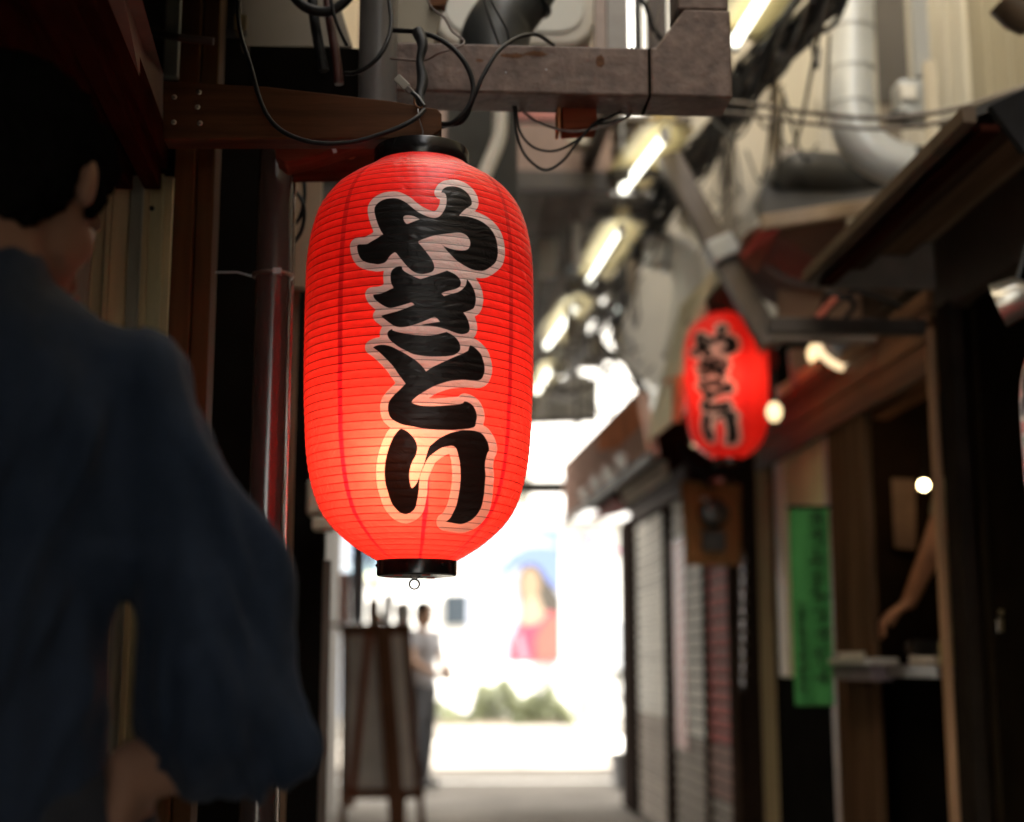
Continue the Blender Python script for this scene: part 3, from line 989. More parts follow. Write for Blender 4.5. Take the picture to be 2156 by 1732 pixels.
MB().plate([P(x, y, 2.32) for x, y in ((1183, 222), (1256, 222), (1258, 268), (1186, 272))], (0, .05, 0)).build('block', wood('red_block', (.17, .045, .022), .6, 'x'), wb, .002)
vpost(1178, 1184, 222, 272, 2.318, .05).build('light_edge', wood('pale_edge', (.42, .20, .09)), wb)

# cables -----------------------------------------------------------
def cable(pts, r, label, m=None, name='cable', group='loose electric cables around the beams'):
    q = [P(x, y, Y) for x, y, Y in pts]
    o = MB().tube(q, r, 10).build(name, m or M_CABLE)
    return tag(o, label, 'cable', group)


cable([(503, -40, 2.1), (504, 55, 2.08), (528, 140, 2.03), (552, 222, 2.0), (588, 272, 1.99), (655, 300, 1.985), (740, 300, 1.985), (822, 276, 1.99), (872, 252, 2.0), (893, 232, 2.03)], .0035, 'long black cable sagging from the top edge to the lantern hook')
cable([(822, 64, 2.2), (880, 68, 2.17), (934, 88, 2.14), (976, 128, 2.12), (996, 178, 2.12), (988, 222, 2.12), (955, 258, 2.13), (922, 262, 2.16)], .0042, 'thick black cable looping down over the bracket right of the grey pipe')
cable([(930, 268, 2.18), (975, 255, 2.14), (998, 205, 2.13), (1018, 158, 2.13), (1050, 108, 2.15), (1090, 80, 2.2), (1130, 74, 2.24), (1166, 96, 2.3)], .0033, 'black cable arching up over the steel bracket')
cable([(728, 155, 2.14), (752, 153, 2.12), (788, 130, 2.11), (814, 92, 2.12), (824, 45, 2.15), (815, -30, 2.2)], .0036, 'black cable curving in front of the thick grey pipe')
cable([(888, -30, 2.2), (908, 15, 2.2), (935, 38, 2.2), (952, 66, 2.2), (976, 86, 2.19), (968, 98, 2.18), (925, 112, 2.18), (890, 128, 2.2), (822, 124, 2.23)], .0018, 'thin brown cable zigzagging above the bracket', mat('brown_flex', (.10, .07, .06), .5))
cable([(1012, -30, 2.3), (1028, 30, 2.28), (1052, 96, 2.27)], .0024, 'thin black cable crossing the big black duct, farther from its mouth')
cable([(1022, -30, 2.3), (1044, 20, 2.28), (1066, 60, 2.27), (1074, 96, 2.27)], .0024, 'thin black cable crossing the big black duct, nearer its mouth')
cable([(1081, 224, 2.3), (1088, 280, 2.3), (1106, 328, 2.3), (1146, 358, 2.3), (1184, 340, 2.3), (1216, 300, 2.3), (1250, 262, 2.31), (1268, 250, 2.33)], .0024, 'deepest hanging cable loop below the steel bracket')
cable([(1086, 224, 2.31), (1096, 280, 2.31), (1126, 312, 2.31), (1170, 318, 2.31), (1214, 296, 2.31), (1262, 258, 2.32), (1330, 226, 2.34)], .0022, 'shallower cable loop hanging below the steel bracket')
cable([(1088, 224, 2.33), (1130, 256, 2.34), (1190, 276, 2.31), (1240, 274, 2.31), (1300, 258, 2.32), (1346, 226, 2.35)], .0024, 'pale grey cable slung under the little red wood block', M_CABLEG)
cable([(1284, 224, 2.4), (1302, 232, 2.4), (1322, 244, 2.4), (1290, 256, 2.38), (1250, 262, 2.36)], .0022, 'short dark cable tail right of the little red wood block')
cable([(600, 390, 2.5), (622, 402, 2.48), (640, 436, 2.46), (636, 482, 2.46), (618, 512, 2.48), (598, 532, 2.5)], .0036, 'lower black cable loop squeezed between downpipe and lantern')
cable([(632, 330, 2.5), (640, 380, 2.48), (640, 430, 2.47), (626, 466, 2.47), (600, 486, 2.5)], .0036, 'upper black cable loop dropping behind the rear beam by the lantern')
cable([(880, 300 - 70, 2.04), (883, 252, 2.035), (890, 276, 2.04), (888, 296, 2.045), (889, 318, 2.05)], .0008, 'thin crooked steel wire holding up the big lantern', M_WIRE, 'hanging_wire', None)
for x0, r0, yb_, lab in ((668, .009, 150, 'thick dark hose bundle hanging over the grey beige panel'), (700, .008, 178, 'reddish brown cable hanging left of the thick grey pipe')):
    cable([(x0 - 14, -40, 2.3), (x0 - 6, 40, 2.29), (x0 + 6, 110, 2.28), (x0 + 14, yb_, 2.28)], r0, lab, M_CABLE if x0 < 690 else mat('red_brown_hose', (.06, .014, .01), .5), 'hanging_hose', 'hoses hanging beside the grey pipe')
cable([(600, -30, 2.28), (640, 14, 2.27), (690, 25, 2.27), (730, 0, 2.27), (740, -30, 2.27)], .0085, 'thick black hose arc at the very top above the beam', M_CABLE, 'hose', 'hoses hanging beside the grey pipe')
cable([(690, -30, 2.25), (706, 40, 2.24), (722, 80, 2.24), (730, 96, 2.25)], .003, 'slim black cable slanting between the hoses and the grey pipe')
ck = thing('cable_joint', 'black taped cable joint standing above the lantern beam', 'cable joint', P(888, 230, 2.1))
MB().tube([P(880, 68, 2.16), P(890, 95, 2.14), P(884, 130, 2.13), P(890, 170, 2.12), P(884, 205, 2.1), P(890, 232, 2.08)], [.010, .0085, .006, .0095, .007, .005], 12).build('taped_bundle', M_CABLE, ck)
pg = thing('plug_connector', 'grey plug connector dangling above the end of the lantern beam', 'plug', P(868, 215, 2.06))
MB().beam(P(836, 164, 2.07), P(858, 186, 2.065), .009, .013).build('plug_body', mat('grey_plug', (.30, .28, .24), .5), pg, .0015)
MB().beam(P(858, 186, 2.065), P(868, 196, 2.06), .008, .008).build('sleeve', M_CABLEG, pg, .001)
MB().tube([P(868, 196, 2.06), P(880, 206, 2.055), P(893, 224, 2.05)], .0035, 10).build('tail', M_BLACKPL, pg)
MB().tube([P(872, 205, 2.06), P(874, 220, 2.055), P(886, 228, 2.05), P(893, 218, 2.05)], .0012, 6).build('hook', mat('brass_hook', (.35, .16, .08), .3, metal=.9), pg)

# what stands behind the lantern on its left
o = vpost(603, 665, 362, 603, 2.75, .04).build('cream_wall_panel', mat('warm_cream_panel', (.30, .22, .14), .55, .25, 6, .1, stretch=(1, 1, .2)))
tag(o, 'warm cream panel between the downpipe and the top of the lantern', 'panel')
o = vpost(608, 622, 603, 4200, 2.78, .02).build('tan_strip', wood('tan_strip_wood', (.22, .15, .10), .5))
tag(o, 'tan vertical strip just right of the dark downpipe', 'strip')
wc = thing('black_column', 'black column standing behind the lantern on its left side', 'column', P(665, 1600, 3.3))
wc.location.z = 0
vpost(622, 686, 600, 4200, 3.3, .1).build('column', M_BLACK, wc)
vpost(688, 703, 1180, 4200, 3.31, .03).build('edge_board', wood('grey_edge_wood', (.12, .10, .085), .6), wc)
cb = thing('meter_cover', 'cream plastic cover fixed on the black column behind the lantern', 'cover', P(672, 1120, 3.2))
MB().box(P(672, 1050, 3.22), (.055, .06, .085)).build('case', M_CREAM, cb, .012)
MB().box(P(682, 1105, 3.22), (.05, .06, .03)).build('base', M_CREAM, cb, .006)

# wooden screen further down, with goods on its shelf
Yw = 8.7
sc_ = thing('wooden_screen', 'brown wooden folding screen with grey panels standing where the alley ends', 'screen', P(805, 1732, Yw))
sc_.location.z = 0
Wd = wood('screen_wood', (.13, .06, .033), .55)


def qb(name, a, b, wpx, Y, m, par, d=.04, bevel=.003):
    k_ = mpp(a[0], a[1], Y)
    A, B = P(*a, Y), P(*b, Y)
    A.z, B.z = max(A.z, 0), max(B.z, 0)
    return MB().beam(A, B, wpx * k_, d, up=(0, 1, 0)).build(name, m, par, bevel)


qb('top_rail', (716, 1325), (868, 1325), 22, Yw, Wd, sc_)
qb('bottom_rail', (716, 1672), (893, 1672), 20, Yw, Wd, sc_)
qb('leg', (726, 1318), (722, 1752), 14, Yw - .03, Wd, sc_)
qb('leg', (856, 1330), (890, 1752), 15, Yw - .03, Wd, sc_)
qb('brace', (778, 1330), (738, 1700), 16, Yw - .08, wood('orange_brace', (.20, .07, .035), .55), sc_)
qb('post', (806, 1330), (838, 1752), 34, Yw - .06, Wd, sc_)
gpn = mat('grey_screen_panel', (.60, .54, .47), .7, .2, 3, spec=0)
for a, b in ((723, 776), (777, 819), (820, 864)):
    MB().plate([P(x, y, Yw + .03) for x, y in ((a, 1336), (b, 1336), (b + 8, 1664), (a + 4, 1664))], (0, .015, 0)).build('panel', gpn, sc_)
sh_ = thing('goods_shelf', 'narrow shelf behind the wooden screen', 'shelf', P(790, 1318, 8.95))
MB().bb(P(705, 0, 8.95).x, P(880, 0, 8.95).x, 8.92, 9.25, P(800, 1319, 8.95).z, P(800, 1313, 8.95).z).build('board', Wd, sh_)
for x_ in (712, 872):
    MB().bb(P(x_ - 4, 0, 9.1).x, P(x_ + 4, 0, 9.1).x, 9.05, 9.1, 0, P(800, 1319, 8.95).z).build('leg', Wd, sh_)
zs = P(800, 1313, 8.95).z


def stand(name, x0, x1, ytop, Y, m, label, cat, d=.06, taper=.8):
    a, b = P(x0, 1300, Y), P(x1, 1300, Y)
    h = P(x0, ytop, Y).z - zs
    r_ = (b.x - a.x) / 2
    o = MB().lathe([(r_ * taper, 0), (r_, h * .3), (r_, h * .8), (r_ * .7, h), (r_ * .6, h * .97)], ((a.x + b.x) / 2, Y + .04, zs), 20).build(name, m)
    return tag(o, label, cat, 'goods standing on the shelf')


stand('jar', 772, 800, 1262, 9.0, mat('jar_white', (.7, .68, .62), .3), 'pale jar at the dark end of the shelf below the lantern', 'jar')
stand('jar', 804, 826, 1250, 9.0, mat('jar_grey', (.45, .46, .52), .3), 'greyish jar between the pale jar and the white tub', 'jar')
stand('tub', 832, 866, 1268, 9.0, mat('tub_white', (.8, .8, .78), .4), 'white tub at the street end of the shelf', 'tub')
stand('bowl', 776, 806, 1292, 8.97, mat('bowl_tan', (.5, .32, .2), .5), 'small tan bowl in front of the pale jar', 'bowl')
o = vpost(723, 744, 1205, 1312, 9.0, .03).build('orange_board', mat('orange_red_board', (.38, .08, .035), .6))
tag(o, 'orange red board standing at the dark end of the shelf', 'board')
o = vpost(745, 776, 1100, 1312, 9.05, .03).build('blue_grey_board', mat('blue_grey_board', (.17, .19, .22), .6))
tag(o, 'tall blue grey board standing next to the orange red board', 'board')
qb('brown_upright', (777, 1100), (792, 1318), 12, 9.0, Wd, None)
tag(bpy.data.objects['brown_upright'], 'brown upright beside the blue grey board', 'upright')
gb_ = thing('globe_lamp', 'small lit globe lamp touching the lantern base in view, down the alley', 'lamp', P(783, 1215, 9.2))
MB().ball(P(784, 1214, 9.2), .040, 12).build('globe', emi('globe_glow', (1, .95, .6), .7), gb_)
MB().tube([P(784, 1204, 9.2), P(790, 1000, 9.2)], .005, 6, False).build('cord', M_CABLE, gb_)
o = MB().tube([P(826, 1220, 8.9), P(836, 1330, 8.9)], .006, 6, False).build('thin_pole', M_CABLE)
tag(o, 'thin dark rod leaning on the wooden screen', 'rod')
# ------------------------------------------------------------------ over the alley: fittings, fluorescent lights, wires
ac = thing('pale_cabinet', 'pale rounded cabinet high above the steel bracket', 'cabinet', P(1090, 100, 3.2))


def rrect(x0, x1, y0, y1, r, Y):
    pts = []
    for cx, cy, a0 in ((x1 - r, y1 - r, 0), (x0 + r, y1 - r, 90), (x0 + r, y0 + r, 180), (x1 - r, y0 + r, 270)):
        for i in range(6):
            a = math.radians(a0 + i * 18)
            pts.append(P(cx + r * math.cos(a), cy + r * math.sin(a), Y))
    return pts


MB().plate(rrect(915, 1256, -320, 96, 60, 3.2), (0, .28, 0)).build('case', mat('pale_plastic', (.52, .49, .43), .5, .06, 2), ac, .012)
MB().plate(rrect(935, 1232, -300, 68, 52, 3.192), (0, .01, 0)).build('front_panel', mat('pale_plastic_grey', (.50, .50, .46), .45, .05, 2), ac, .004)
du = thing('black_duct', 'large black duct elbow with rimmed mouth above the steel bracket', 'duct', P(1040, 100, 2.75))
MB().tube([P(1042, 160, 2.72), P(1042, 90, 2.72), P(1062, 42, 2.72), P(1100, 8, 2.72), P(1150, -60, 2.72)], [.073, .072, .066, .052, .046], 32).build('elbow', mat('black_duct_plastic', (.018, .02, .02), .45), du)
dd = (P(1150, -60, 2.72) - P(1100, 8, 2.72)).normalized()
MB().torus(P(1110, -4, 2.72), .053, .006, dd.to_track_quat('Z', 'Y').to_matrix(), 32, 10).build('rim', mat('black_duct_plastic', (0, 0, 0)), du)
for x0, x1, lab, c in ((1262, 1286, 'pinkish grey upright nearest to the pale cabinet', (.35, .28, .25)), (1289, 1334, 'wide grey upright above the steel bracket', (.33, .32, .31)), (1352, 1364, 'thin dark upright left of the steel bracket column', (.03, .03, .03)), (1380, 1420, 'brown upright tucked against the steel bracket column', (.08, .06, .05))):
    o = vpost(x0, x1, -80, 120, 3.0, .03).build('upright', mat('upright_%d' % x0, c, .5))
    tag(o, lab, 'upright', 'uprights above the steel bracket')
cable([(1340, -20, 2.9), (1362, 20, 2.9), (1375, 60, 2.9), (1400, 90, 2.9)], .006, 'dark cable crossing the bright gap above the bracket')
cable([(1400, -20, 2.9), (1384, 40, 2.9), (1372, 96, 2.9)], .004, 'pale cable crossing the bright gap above the bracket', M_CABLEG)

# pale curved hose
o = MB().tube([P(1060, 120, 3.3), P(1053, 230, 3.3), P(1050, 290, 3.3), P(1030, 345, 3.3), P(1003, 410, 3.3), P(985, 470, 3.3)], .0195, 18).build('curved_hose', mat('cream_hose', (.78, .76, .66), .5, .05, 20))
tag(o, 'thick cream coloured hose curving down behind the lantern top', 'hose')
o = vpost(935, 1090, 226, 430, 3.9, .05).build('dark_sign_back', mat('charcoal_panel', (.035, .037, .035), .6))
tag(o, 'charcoal panel behind the cream hose', 'panel')
o = vpost(1090, 1178, 214, 250, 4.2, .05).build('pink_strip', mat('pink_red_plastic', (.45, .17, .15), .5))
tag(o, 'pinkish red strip just under the steel bracket', 'sign')
# hanging clutter under the overhang
for i, (x, y, Y, w_, h_, c, lab) in enumerate((
        (1225, 292, 5.3, .10, .08, (.45, .42, .36), 'small cream box on the brown fascia above the alley'),
        (1150, 545, 6.2, .09, .17, (.50, .50, .46), 'pale hanging box beside the big lantern'),
        (1152, 480, 6.5, .08, .10, (.42, .42, .40), 'smaller pale box above the pale hanging box'),
        (1205, 520, 6.8, .07, .30, (.22, .23, .26), 'blue grey hanging strip under the overhang'),
        (1180, 430, 6.0, .12, .12, (.30, .29, .25), 'grey box close under the dark edge beam'),
        (1290, 480, 7.8, .08, .13, (.55, .52, .42), 'cream end box of a light fitting'))):
    t = thing('hanging_box', lab, 'box', P(x, y, Y), 'boxes hanging under the overhang')
    MB().box(P(x, y, Y), (w_, .09, h_)).build('case', mat('hang_%d' % i, c, .6, .15, 6), t, .008)
    MB().tube([P(x, y, Y) + Vector((0, 0, h_ / 2)), P(x, y, Y) + Vector((0, 0, h_ / 2 + .2))], .006, 6, False).build('hanger', M_CABLE, t)


# fluorescent fittings
M_TUBE = emi('fluorescent_tube', (1, .97, .80), .65)
M_REFL = mat('cream_reflector', (.55, .46, .24), .45, .06, 4)


def fitting(x0, y0, x1, y1, zc, label, side=1):
    A, B = PZ(x0, y0, zc), PZ(x1, y1, zc)
    t = thing('fluorescent_light', label, 'light', (A + B) / 2, 'fluorescent lights in a row over the alley')
    d = (B - A).normalized()
    n_ = Vector((d.y, -d.x, 0)).normalized()
    if n_.x < 0:
        n_ = -n_
    u = Vector((0, 0, 1))
    MB().tube([A, B], .017, 16, False).build('tube', M_TUBE, t)
    for k_ in (1, -1):
        q = [A - d * .05 + u * .045 + n_ * k_ * .012, B + d * .05 + u * .045 + n_ * k_ * .012, B + d * .05 + u * .015 + n_ * k_ * .105, A - d * .05 + u * .015 + n_ * k_ * .105]
        MB().plate(q, (0, 0, .003)).build('reflector', M_REFL, t)
    MB().beam(A - d * .05 + u * .07, B + d * .05 + u * .07, .06, .045).build('housing', M_REFL, t)
    for q in (A - d * .012, B + d * .012):
        MB().beam(q - d * .014, q + d * .014, .034, .05).build('socket', mat('fitting_socket', (.55, .55, .55), .5), t)
    MB().tube([A + u * .09, A + u * .5], .006, 6, False).build('hanger', M_GALV, t)
    MB().tube([B + u * .09, B + u * .5], .006, 6, False).build('hanger', M_GALV, t)
    return t


fitting(1548, 88, 1660, -90, 2.95, 'nearest and biggest lit tube, cut by the top right of the steel bracket')
fitting(1312, 400, 1398, 288, 2.95, 'second lit tube with yellowish reflector hanging below the bracket')
fitting(1243, 592, 1308, 485, 2.95, 'third lit tube from the bracket, level with the lantern shoulder')
fitting(1152, 728, 1216, 640, 2.95, 'fourth lit tube from the bracket, beside the lantern middle')
fitting(1122, 838, 1160, 775, 2.95, 'farthest lit tube half hidden by the big lantern')
for x, y, Y, r_, lab in ((1170, 308, 6.5, .028, 'round bright lamp glimpsed through the hanging cable loops'), (1240, 283, 7, .022, 'small bright lamp at the crossing of the hanging cables'), (1290, 650, 9, .035, 'cool white lamp between the tubes and the pale wall')):
    t = thing('small_lamp', lab, 'lamp', P(x, y, Y), 'small lamps far over the alley')
    MB().ball(P(x, y, Y), r_, 10).build('globe', emi('small_lamp_glow', (.95, 1, .88), .5), t)
    MB().tube([P(x, y, Y) + Vector((0, 0, r_)), P(x, y, Y) + Vector((0, 0, r_ + .2))], .006, 6, False).build('cord', M_CABLE, t)

sl_ = thing('slatted_canopy', 'grey slatted canopy above the row of fluorescent lights', 'canopy', (.7, 8, 3.3))
r_ = random.Random(4)
for i in range(34):
    y_ = 5.62 + i * .145
    g_ = r_.choice(((.10, .085, .07), (.20, .18, .16), (.30, .28, .25), (.06, .05, .045)))
    MB().bb(.72, 1.11 + r_.uniform(-.05, .03), y_, y_ + r_.choice((.12, .142, .105)), 3.26 + r_.uniform(0, .03), 3.30).build('slat', mat('canopy_slat_%d' % int(g_[0] * 100), g_, .7, .3, 6), sl_)
for x_ in (.76, 1.0):
    MB().bb(x_, x_ + .03, 5.6, 10.5, 3.305, 3.34).build('runner', mat('dark_steel', (0, 0, 0)), sl_)
for i in range(16):
    y_ = 5.8 + i * .28
    x_ = r_.uniform(.35, 1.0)
    t = thing('hanging_fixture', 'small dangling metal fixture among the lights over the alley', 'fixture', (x_, y_, 2.9), 'small fixtures dangling under the slatted canopy')
    h_ = r_.uniform(.05, .18)
    MB().box((x_, y_, 2.88 - h_ / 2), (r_.uniform(.02, .06), .03, h_)).build('body', mat('fixture_%d' % (i % 3), ((.45, .43, .4), (.12, .11, .1), (.25, .2, .15))[i % 3], .5), t, .003)
    MB().tube([(x_, y_, 2.88), (x_ + r_.uniform(-.03, .03), y_, 3.25 if x_ > .72 else 2.97)], .004, 6, False).build('cord', M_CABLE, t)

# rope-like bundle of wires running along the alley
rr = random.Random(11)
path = [(1790, -90, 3.3), (1700, 30, 3.7), (1600, 155, 4.3), (1530, 245, 4.9), (1470, 330, 5.6), (1400, 410, 6.5), (1350, 500, 7.4), (1310, 620, 8.6), (1290, 700, 9.6)]
for i in range(24):
    ph_ = rr.uniform(0, 6.28)
    q = []
    for j, (x, y, Y) in enumerate(path):
        a = ph_ + j * rr.uniform(.8, 1.9)
        s_ = rr.uniform(.012, .07)
        q.append(P(x, y, Y) + Vector((math.cos(a) * s_, 0, math.sin(a) * s_ + rr.uniform(-.02, .02))))
    o = MB().tube(crom(q, 2), rr.uniform(.005, .010), 7).build('bundle_wire', M_CABLE if i % 3 else mat('brown_wire', (.06, .045, .03), .6))
    tag(o, 'dark wire twisted into the thick bundle running along the alley ceiling', 'wire', 'wires of the thick twisted bundle')
for i in range(26):
    a = path[rr.randrange(1, 6)]
    x, y, Y = a
    p0 = P(x + rr.uniform(-60, 60), y + rr.uniform(-50, 50), Y)
    p2 = P(x + rr.uniform(-240, 160), y + rr.uniform(60, 260), Y + rr.uniform(.2, 2.4))
    p1 = (p0 + p2) / 2 - Vector((0, 0, rr.uniform(.05, .25)))
    o = MB().tube([p0, p1, p2], rr.uniform(.003, .006), 6).build('stray_wire', M_CABLE)
    tag(o, 'loose dark wire drooping from the wire bundle over the alley', 'wire', 'stray wires below the bundle')
for k_, (dy, r_) in enumerate(((0, .007), (22, .006))):
    o = MB().tube([P(1330, 205 + dy, 4.0), P(1540, 216 + dy, 3.9), P(1700, 238 + dy, 3.8), P(1860, 250 + dy, 3.7), P(2000, 232 + dy, 3.6), P(2110, 200 + dy * .8, 3.5), P(2330, 130 + dy, 3.4)], r_, 8).build('crossing_wire', M_CABLEG)
    tag(o, ('upper' if k_ == 0 else 'lower') + ' of two grey wires sagging across the pale siding', 'wire')
# distant crossing structure: rails and clutter over the far alley
for (a, b, Y, w_, lab) in (((1110, 640), (1330, 770), 10.2, .05, 'slanting dark strut far over the alley'), ((1300, 720), (1365, 850), 9.6, .07, 'short dark strut above the orange sign'), ((1100, 740), (1330, 760), 10.6, .05, 'level dark rail far over the alley'), ((1215, 760), (1215, 900), 10.7, .03, 'dark upright far over the alley'), ((1110, 800), (1300, 880), 10.5, .02, 'thin slanting rail near the far beam'), ((1110, 890), (1260, 884), 10.8, .035, 'pale rail above the white gap')):
    o = MB().beam(P(*a, Y), P(*b, Y), w_, .05, up=(0, 1, 0)).build('strut', mat('dark_steel', (0, 0, 0)))
    tag(o, lab, 'strut', 'struts over the far end of the alley')
fw = thing('far_screen', 'grey mesh and boards closing the upper far end of the alley', 'screen', P(1200, 880, 11.2))
for i in range(9):
    x_ = 1098 + i * 18
    vpost(x_, x_ + 17.5, 770 + (i * 37 % 30), 893 - (i % 3) * 4, 11.2, .02).build('slat', mat('far_slats', (.28, .27, .24), .7, .2, 5, rnd=.5), fw)
vpost(1090, 1275, 700, 775, 11.18, .02).build('board', mat('far_dark_board', (.07, .06, .05), .7), fw)

# ------------------------------------------------------------------ right side upper
bd_ = thing('diagonal_brace', 'grey brown diagonal steel strut above the second lantern', 'strut', P(1625, 720, 5.0))
MB().beam(P(1405, 330, 5.2), P(1626, 728, 5.0), .085, .07, up=(0, 1, 0)).build('strut', mat('grey_brown_steel', (.13, .105, .09), .5), bd_, .006)
MB().beam(P(1508, 508, 5.07), P(1530, 548, 5.06), .11, .09, up=(0, 1, 0)).build('clamp', M_GALV, bd_, .006)
o = MB().beam(P(1430, 356, 5.4), P(1290, 372, 5.4), .04, .05, up=(0, 1, 0)).build('dark_rail', mat('dark_steel', (0, 0, 0)))
tag(o, 'short dark rail joining the diagonal strut and the light row', 'rail')
wdct = thing('white_duct', 'white duct with a bend in front of the far pale wall', 'duct', P(1440, 740, 6.6))
MB().tube([P(1360, 535, 6.6), P(1400, 530, 6.6), P(1440, 548, 6.6), P(1458, 610, 6.6), P(1448, 690, 6.6), P(1430, 760, 6.6)], [.085, .09, .095, .095, .09, .085], 20).build('duct', M_WHITE, wdct)
MB().torus(P(1400, 530, 6.6), .095, .010, Matrix.Rotation(math.pi / 2, 3, 'Y'), 24, 8).build('collar', M_GALV, wdct)
o = MB().plate([P(1268, 590, 9.2), P(1312, 470, 9.2), P(1400, 380, 9.2), P(1560, 300, 9.2), P(1560, 760, 9.2), P(1440, 800, 9.2), P(1372, 812, 9.2), P(1296, 742, 9.2)], (0, .06, 0)).build('gable_wall', mat('pale_gable', (.80, .77, .70), .6, .06, 3))
tag(o, 'pale gable wall closing the view behind the white duct', 'wall')
o = MB().plate([P(1480, 300, 5.7), P(1500, 235, 5.7), P(1600, 235, 5.7), P(1600, 620, 5.7), P(1530, 560, 5.7), P(1490, 420, 5.7)], (0, .04, 0))
for i, (x0, x1, y0, y1, Y, c, lab) in enumerate((
        (1440, 1527, 225, 478, 6.2, (.66, .63, .56), 'off white cladding sheet behind the diagonal strut'),
        (1527, 1562, 150, 560, 6.25, (.20, .18, .155), 'dark gap between the pale cladding sheets'),
        (1562, 1642, 60, 455, 5.4, (.62, .58, .50), 'tall pale cladding sheet left of the thick duct'),
        (1642, 1668, 80, 360, 5.45, (.24, .20, .15), 'narrow brown recess in the pale cladding'),
        (1668, 1745, -60, 330, 5.2, (.66, .63, .54), 'cream cladding sheet right behind the thick duct'),
        (1846, 1880, -60, 330, 4.7, (.52, .50, .44), 'pale strip between duct and dark recess'),
        (1880, 1985, -60, 215, 4.72, (.12, .11, .10), 'dark recess in the pale siding'),
        (1965, 1998, -60, 160, 4.3, (.36, .38, .40), 'blue grey pipe casing at the edge of the khaki siding'),
        (1988, 2010, 128, 330, 4.15, (.62, .57, .47), 'short cream post in front of the khaki siding'))):
    o = vpost(x0, x1, y0, y1, Y, .03).build('cladding_sheet', mat('clad_%d' % i, c, .6, .1, 4, .05, stretch=(1, 1, .2)))
    tag(o, lab, 'cladding', 'cladding pieces around the thick duct')
vd = thing('vent_duct', 'thick pale blue vertical duct bending toward the awnings', 'duct', P(1790, 260, 4.4))
MB().tube([P(1792, -260, 4.3), P(1792, 40, 4.3), P(1792, 230, 4.3), P(1808, 290, 4.3), P(1850, 330, 4.3), P(1910, 352, 4.3), P(1990, 362, 4.3)], .073, 36).build('duct', mat('pale_blue_duct', (.58, .62, .66), .35, .08, 5, .05, .2), vd)
for y_ in (66, 150, 225):
    c_ = P(1792, y_, 4.3)
    MB().torus(c_, .0735, .004, None, 36, 8).build('band', M_GALV, vd)
mt = thing('gas_meter', 'grey meter and valves beside the thick duct', 'meter', P(1940, 300, 4.3))
MB().box(P(1925, 215, 4.35), (.13, .1, .13)).build('body', M_GALV, mt, .02)
MB().box(P(1912, 195, 4.29), (.05, .02, .05)).build('dial', M_WHITE, mt, .004)
MB().tube([P(1890, 240, 4.3), P(1960, 240, 4.3), P(1975, 300, 4.3)], .016, 12).build('pipe', M_GALV, mt)
MB().box(P(1888, 248, 4.25), (.06, .05, .03)).build('valve', M_BLACKPL, mt, .004)
MB().box(P(1935, 322, 4.25), (.03, .05, .03)).build('valve', M_BLACKPL, mt, .004)
MB().tube([P(1900, 262, 4.2), P(1965, 268, 4.2), P(1990, 262, 4.2)], .009, 10).build('handle', M_BLACKPL, mt)
hl = thing('horn_lamp', 'round brown lamp housing at the top corner of the siding', 'lamp', P(2150, 60, 3.0))
MB().lathe([(.0001, -.04), (.035, -.038), (.05, 0), (.052, .05), (.0001, .055)], P(2152, 28, 3.0), 24, Matrix.Rotation(-.7, 3, 'Y')).build('housing', mat('brown_metal', (.10, .07, .045), .45), hl)
MB().tube([P(2152, 10, 3.0), P(2170, -80, 3.0)], .012, 8, False).build('stem', mat('brown_metal', (0, 0, 0)), hl)

# ------------------------------------------------------------------ awnings on the right
XE = 1.10
aw = thing('near_awning', 'big dark awning jutting over the shop door', 'awning', (1.35, 3.3, 2.13))
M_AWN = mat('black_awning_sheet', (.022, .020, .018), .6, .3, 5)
# sloping roof sheet, gutter, rafters
ze = 2.12
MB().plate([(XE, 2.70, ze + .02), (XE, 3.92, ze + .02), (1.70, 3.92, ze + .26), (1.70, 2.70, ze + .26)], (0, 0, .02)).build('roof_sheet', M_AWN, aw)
MB().beam((XE - .015, 2.68, ze + .018), (XE - .015, 3.93, ze + .018), .03, .035).build('gutter', mat('grey_brown_gutter', (.105, .082, .063), .6, .2, 8, spec=0), aw, .003)
MB().beam((XE + .035, 2.70, ze - .002), (XE + .035, 3.92, ze - .002), .04, .016).build('edge_board', M_DARKWOODY, aw, .002)
for i, (x_, w_, c_) in enumerate(((1.22, .045, (.055, .038, .026)), (1.33, .09, (.13, .085, .055)), (1.43, .03, (.20, .15, .10)), (1.47, .03, (.04, .03, .02)))):
    z_ = ze + .02 + (x_ - XE) * .4 - .02
    MB().beam((x_, 2.70, z_), (x_, 3.9, z_), w_, .025).build('batten', wood('batten_%d' % i, c_, .6, 'y'), aw, .002)
MB().plate([(XE, 3.925, ze - .01), (1.56, 3.925, ze - .01), (1.56, 3.925, ze + .19), (XE, 3.925, ze + .03)], (0, .02, 0)).build('end_board', mat('grey_end_board', (.16, .145, .13), .6), aw)
MB().plate([P(2085, 222, 2.62), P(2156, 190, 2.55), P(2300, 190, 2.55), P(2300, 330, 2.55), P(2156, 318, 2.55)], (0, .02, 0)).build('front_board', mat('grey_blue_board', (.020, .021, .024), .8, spec=0), aw)

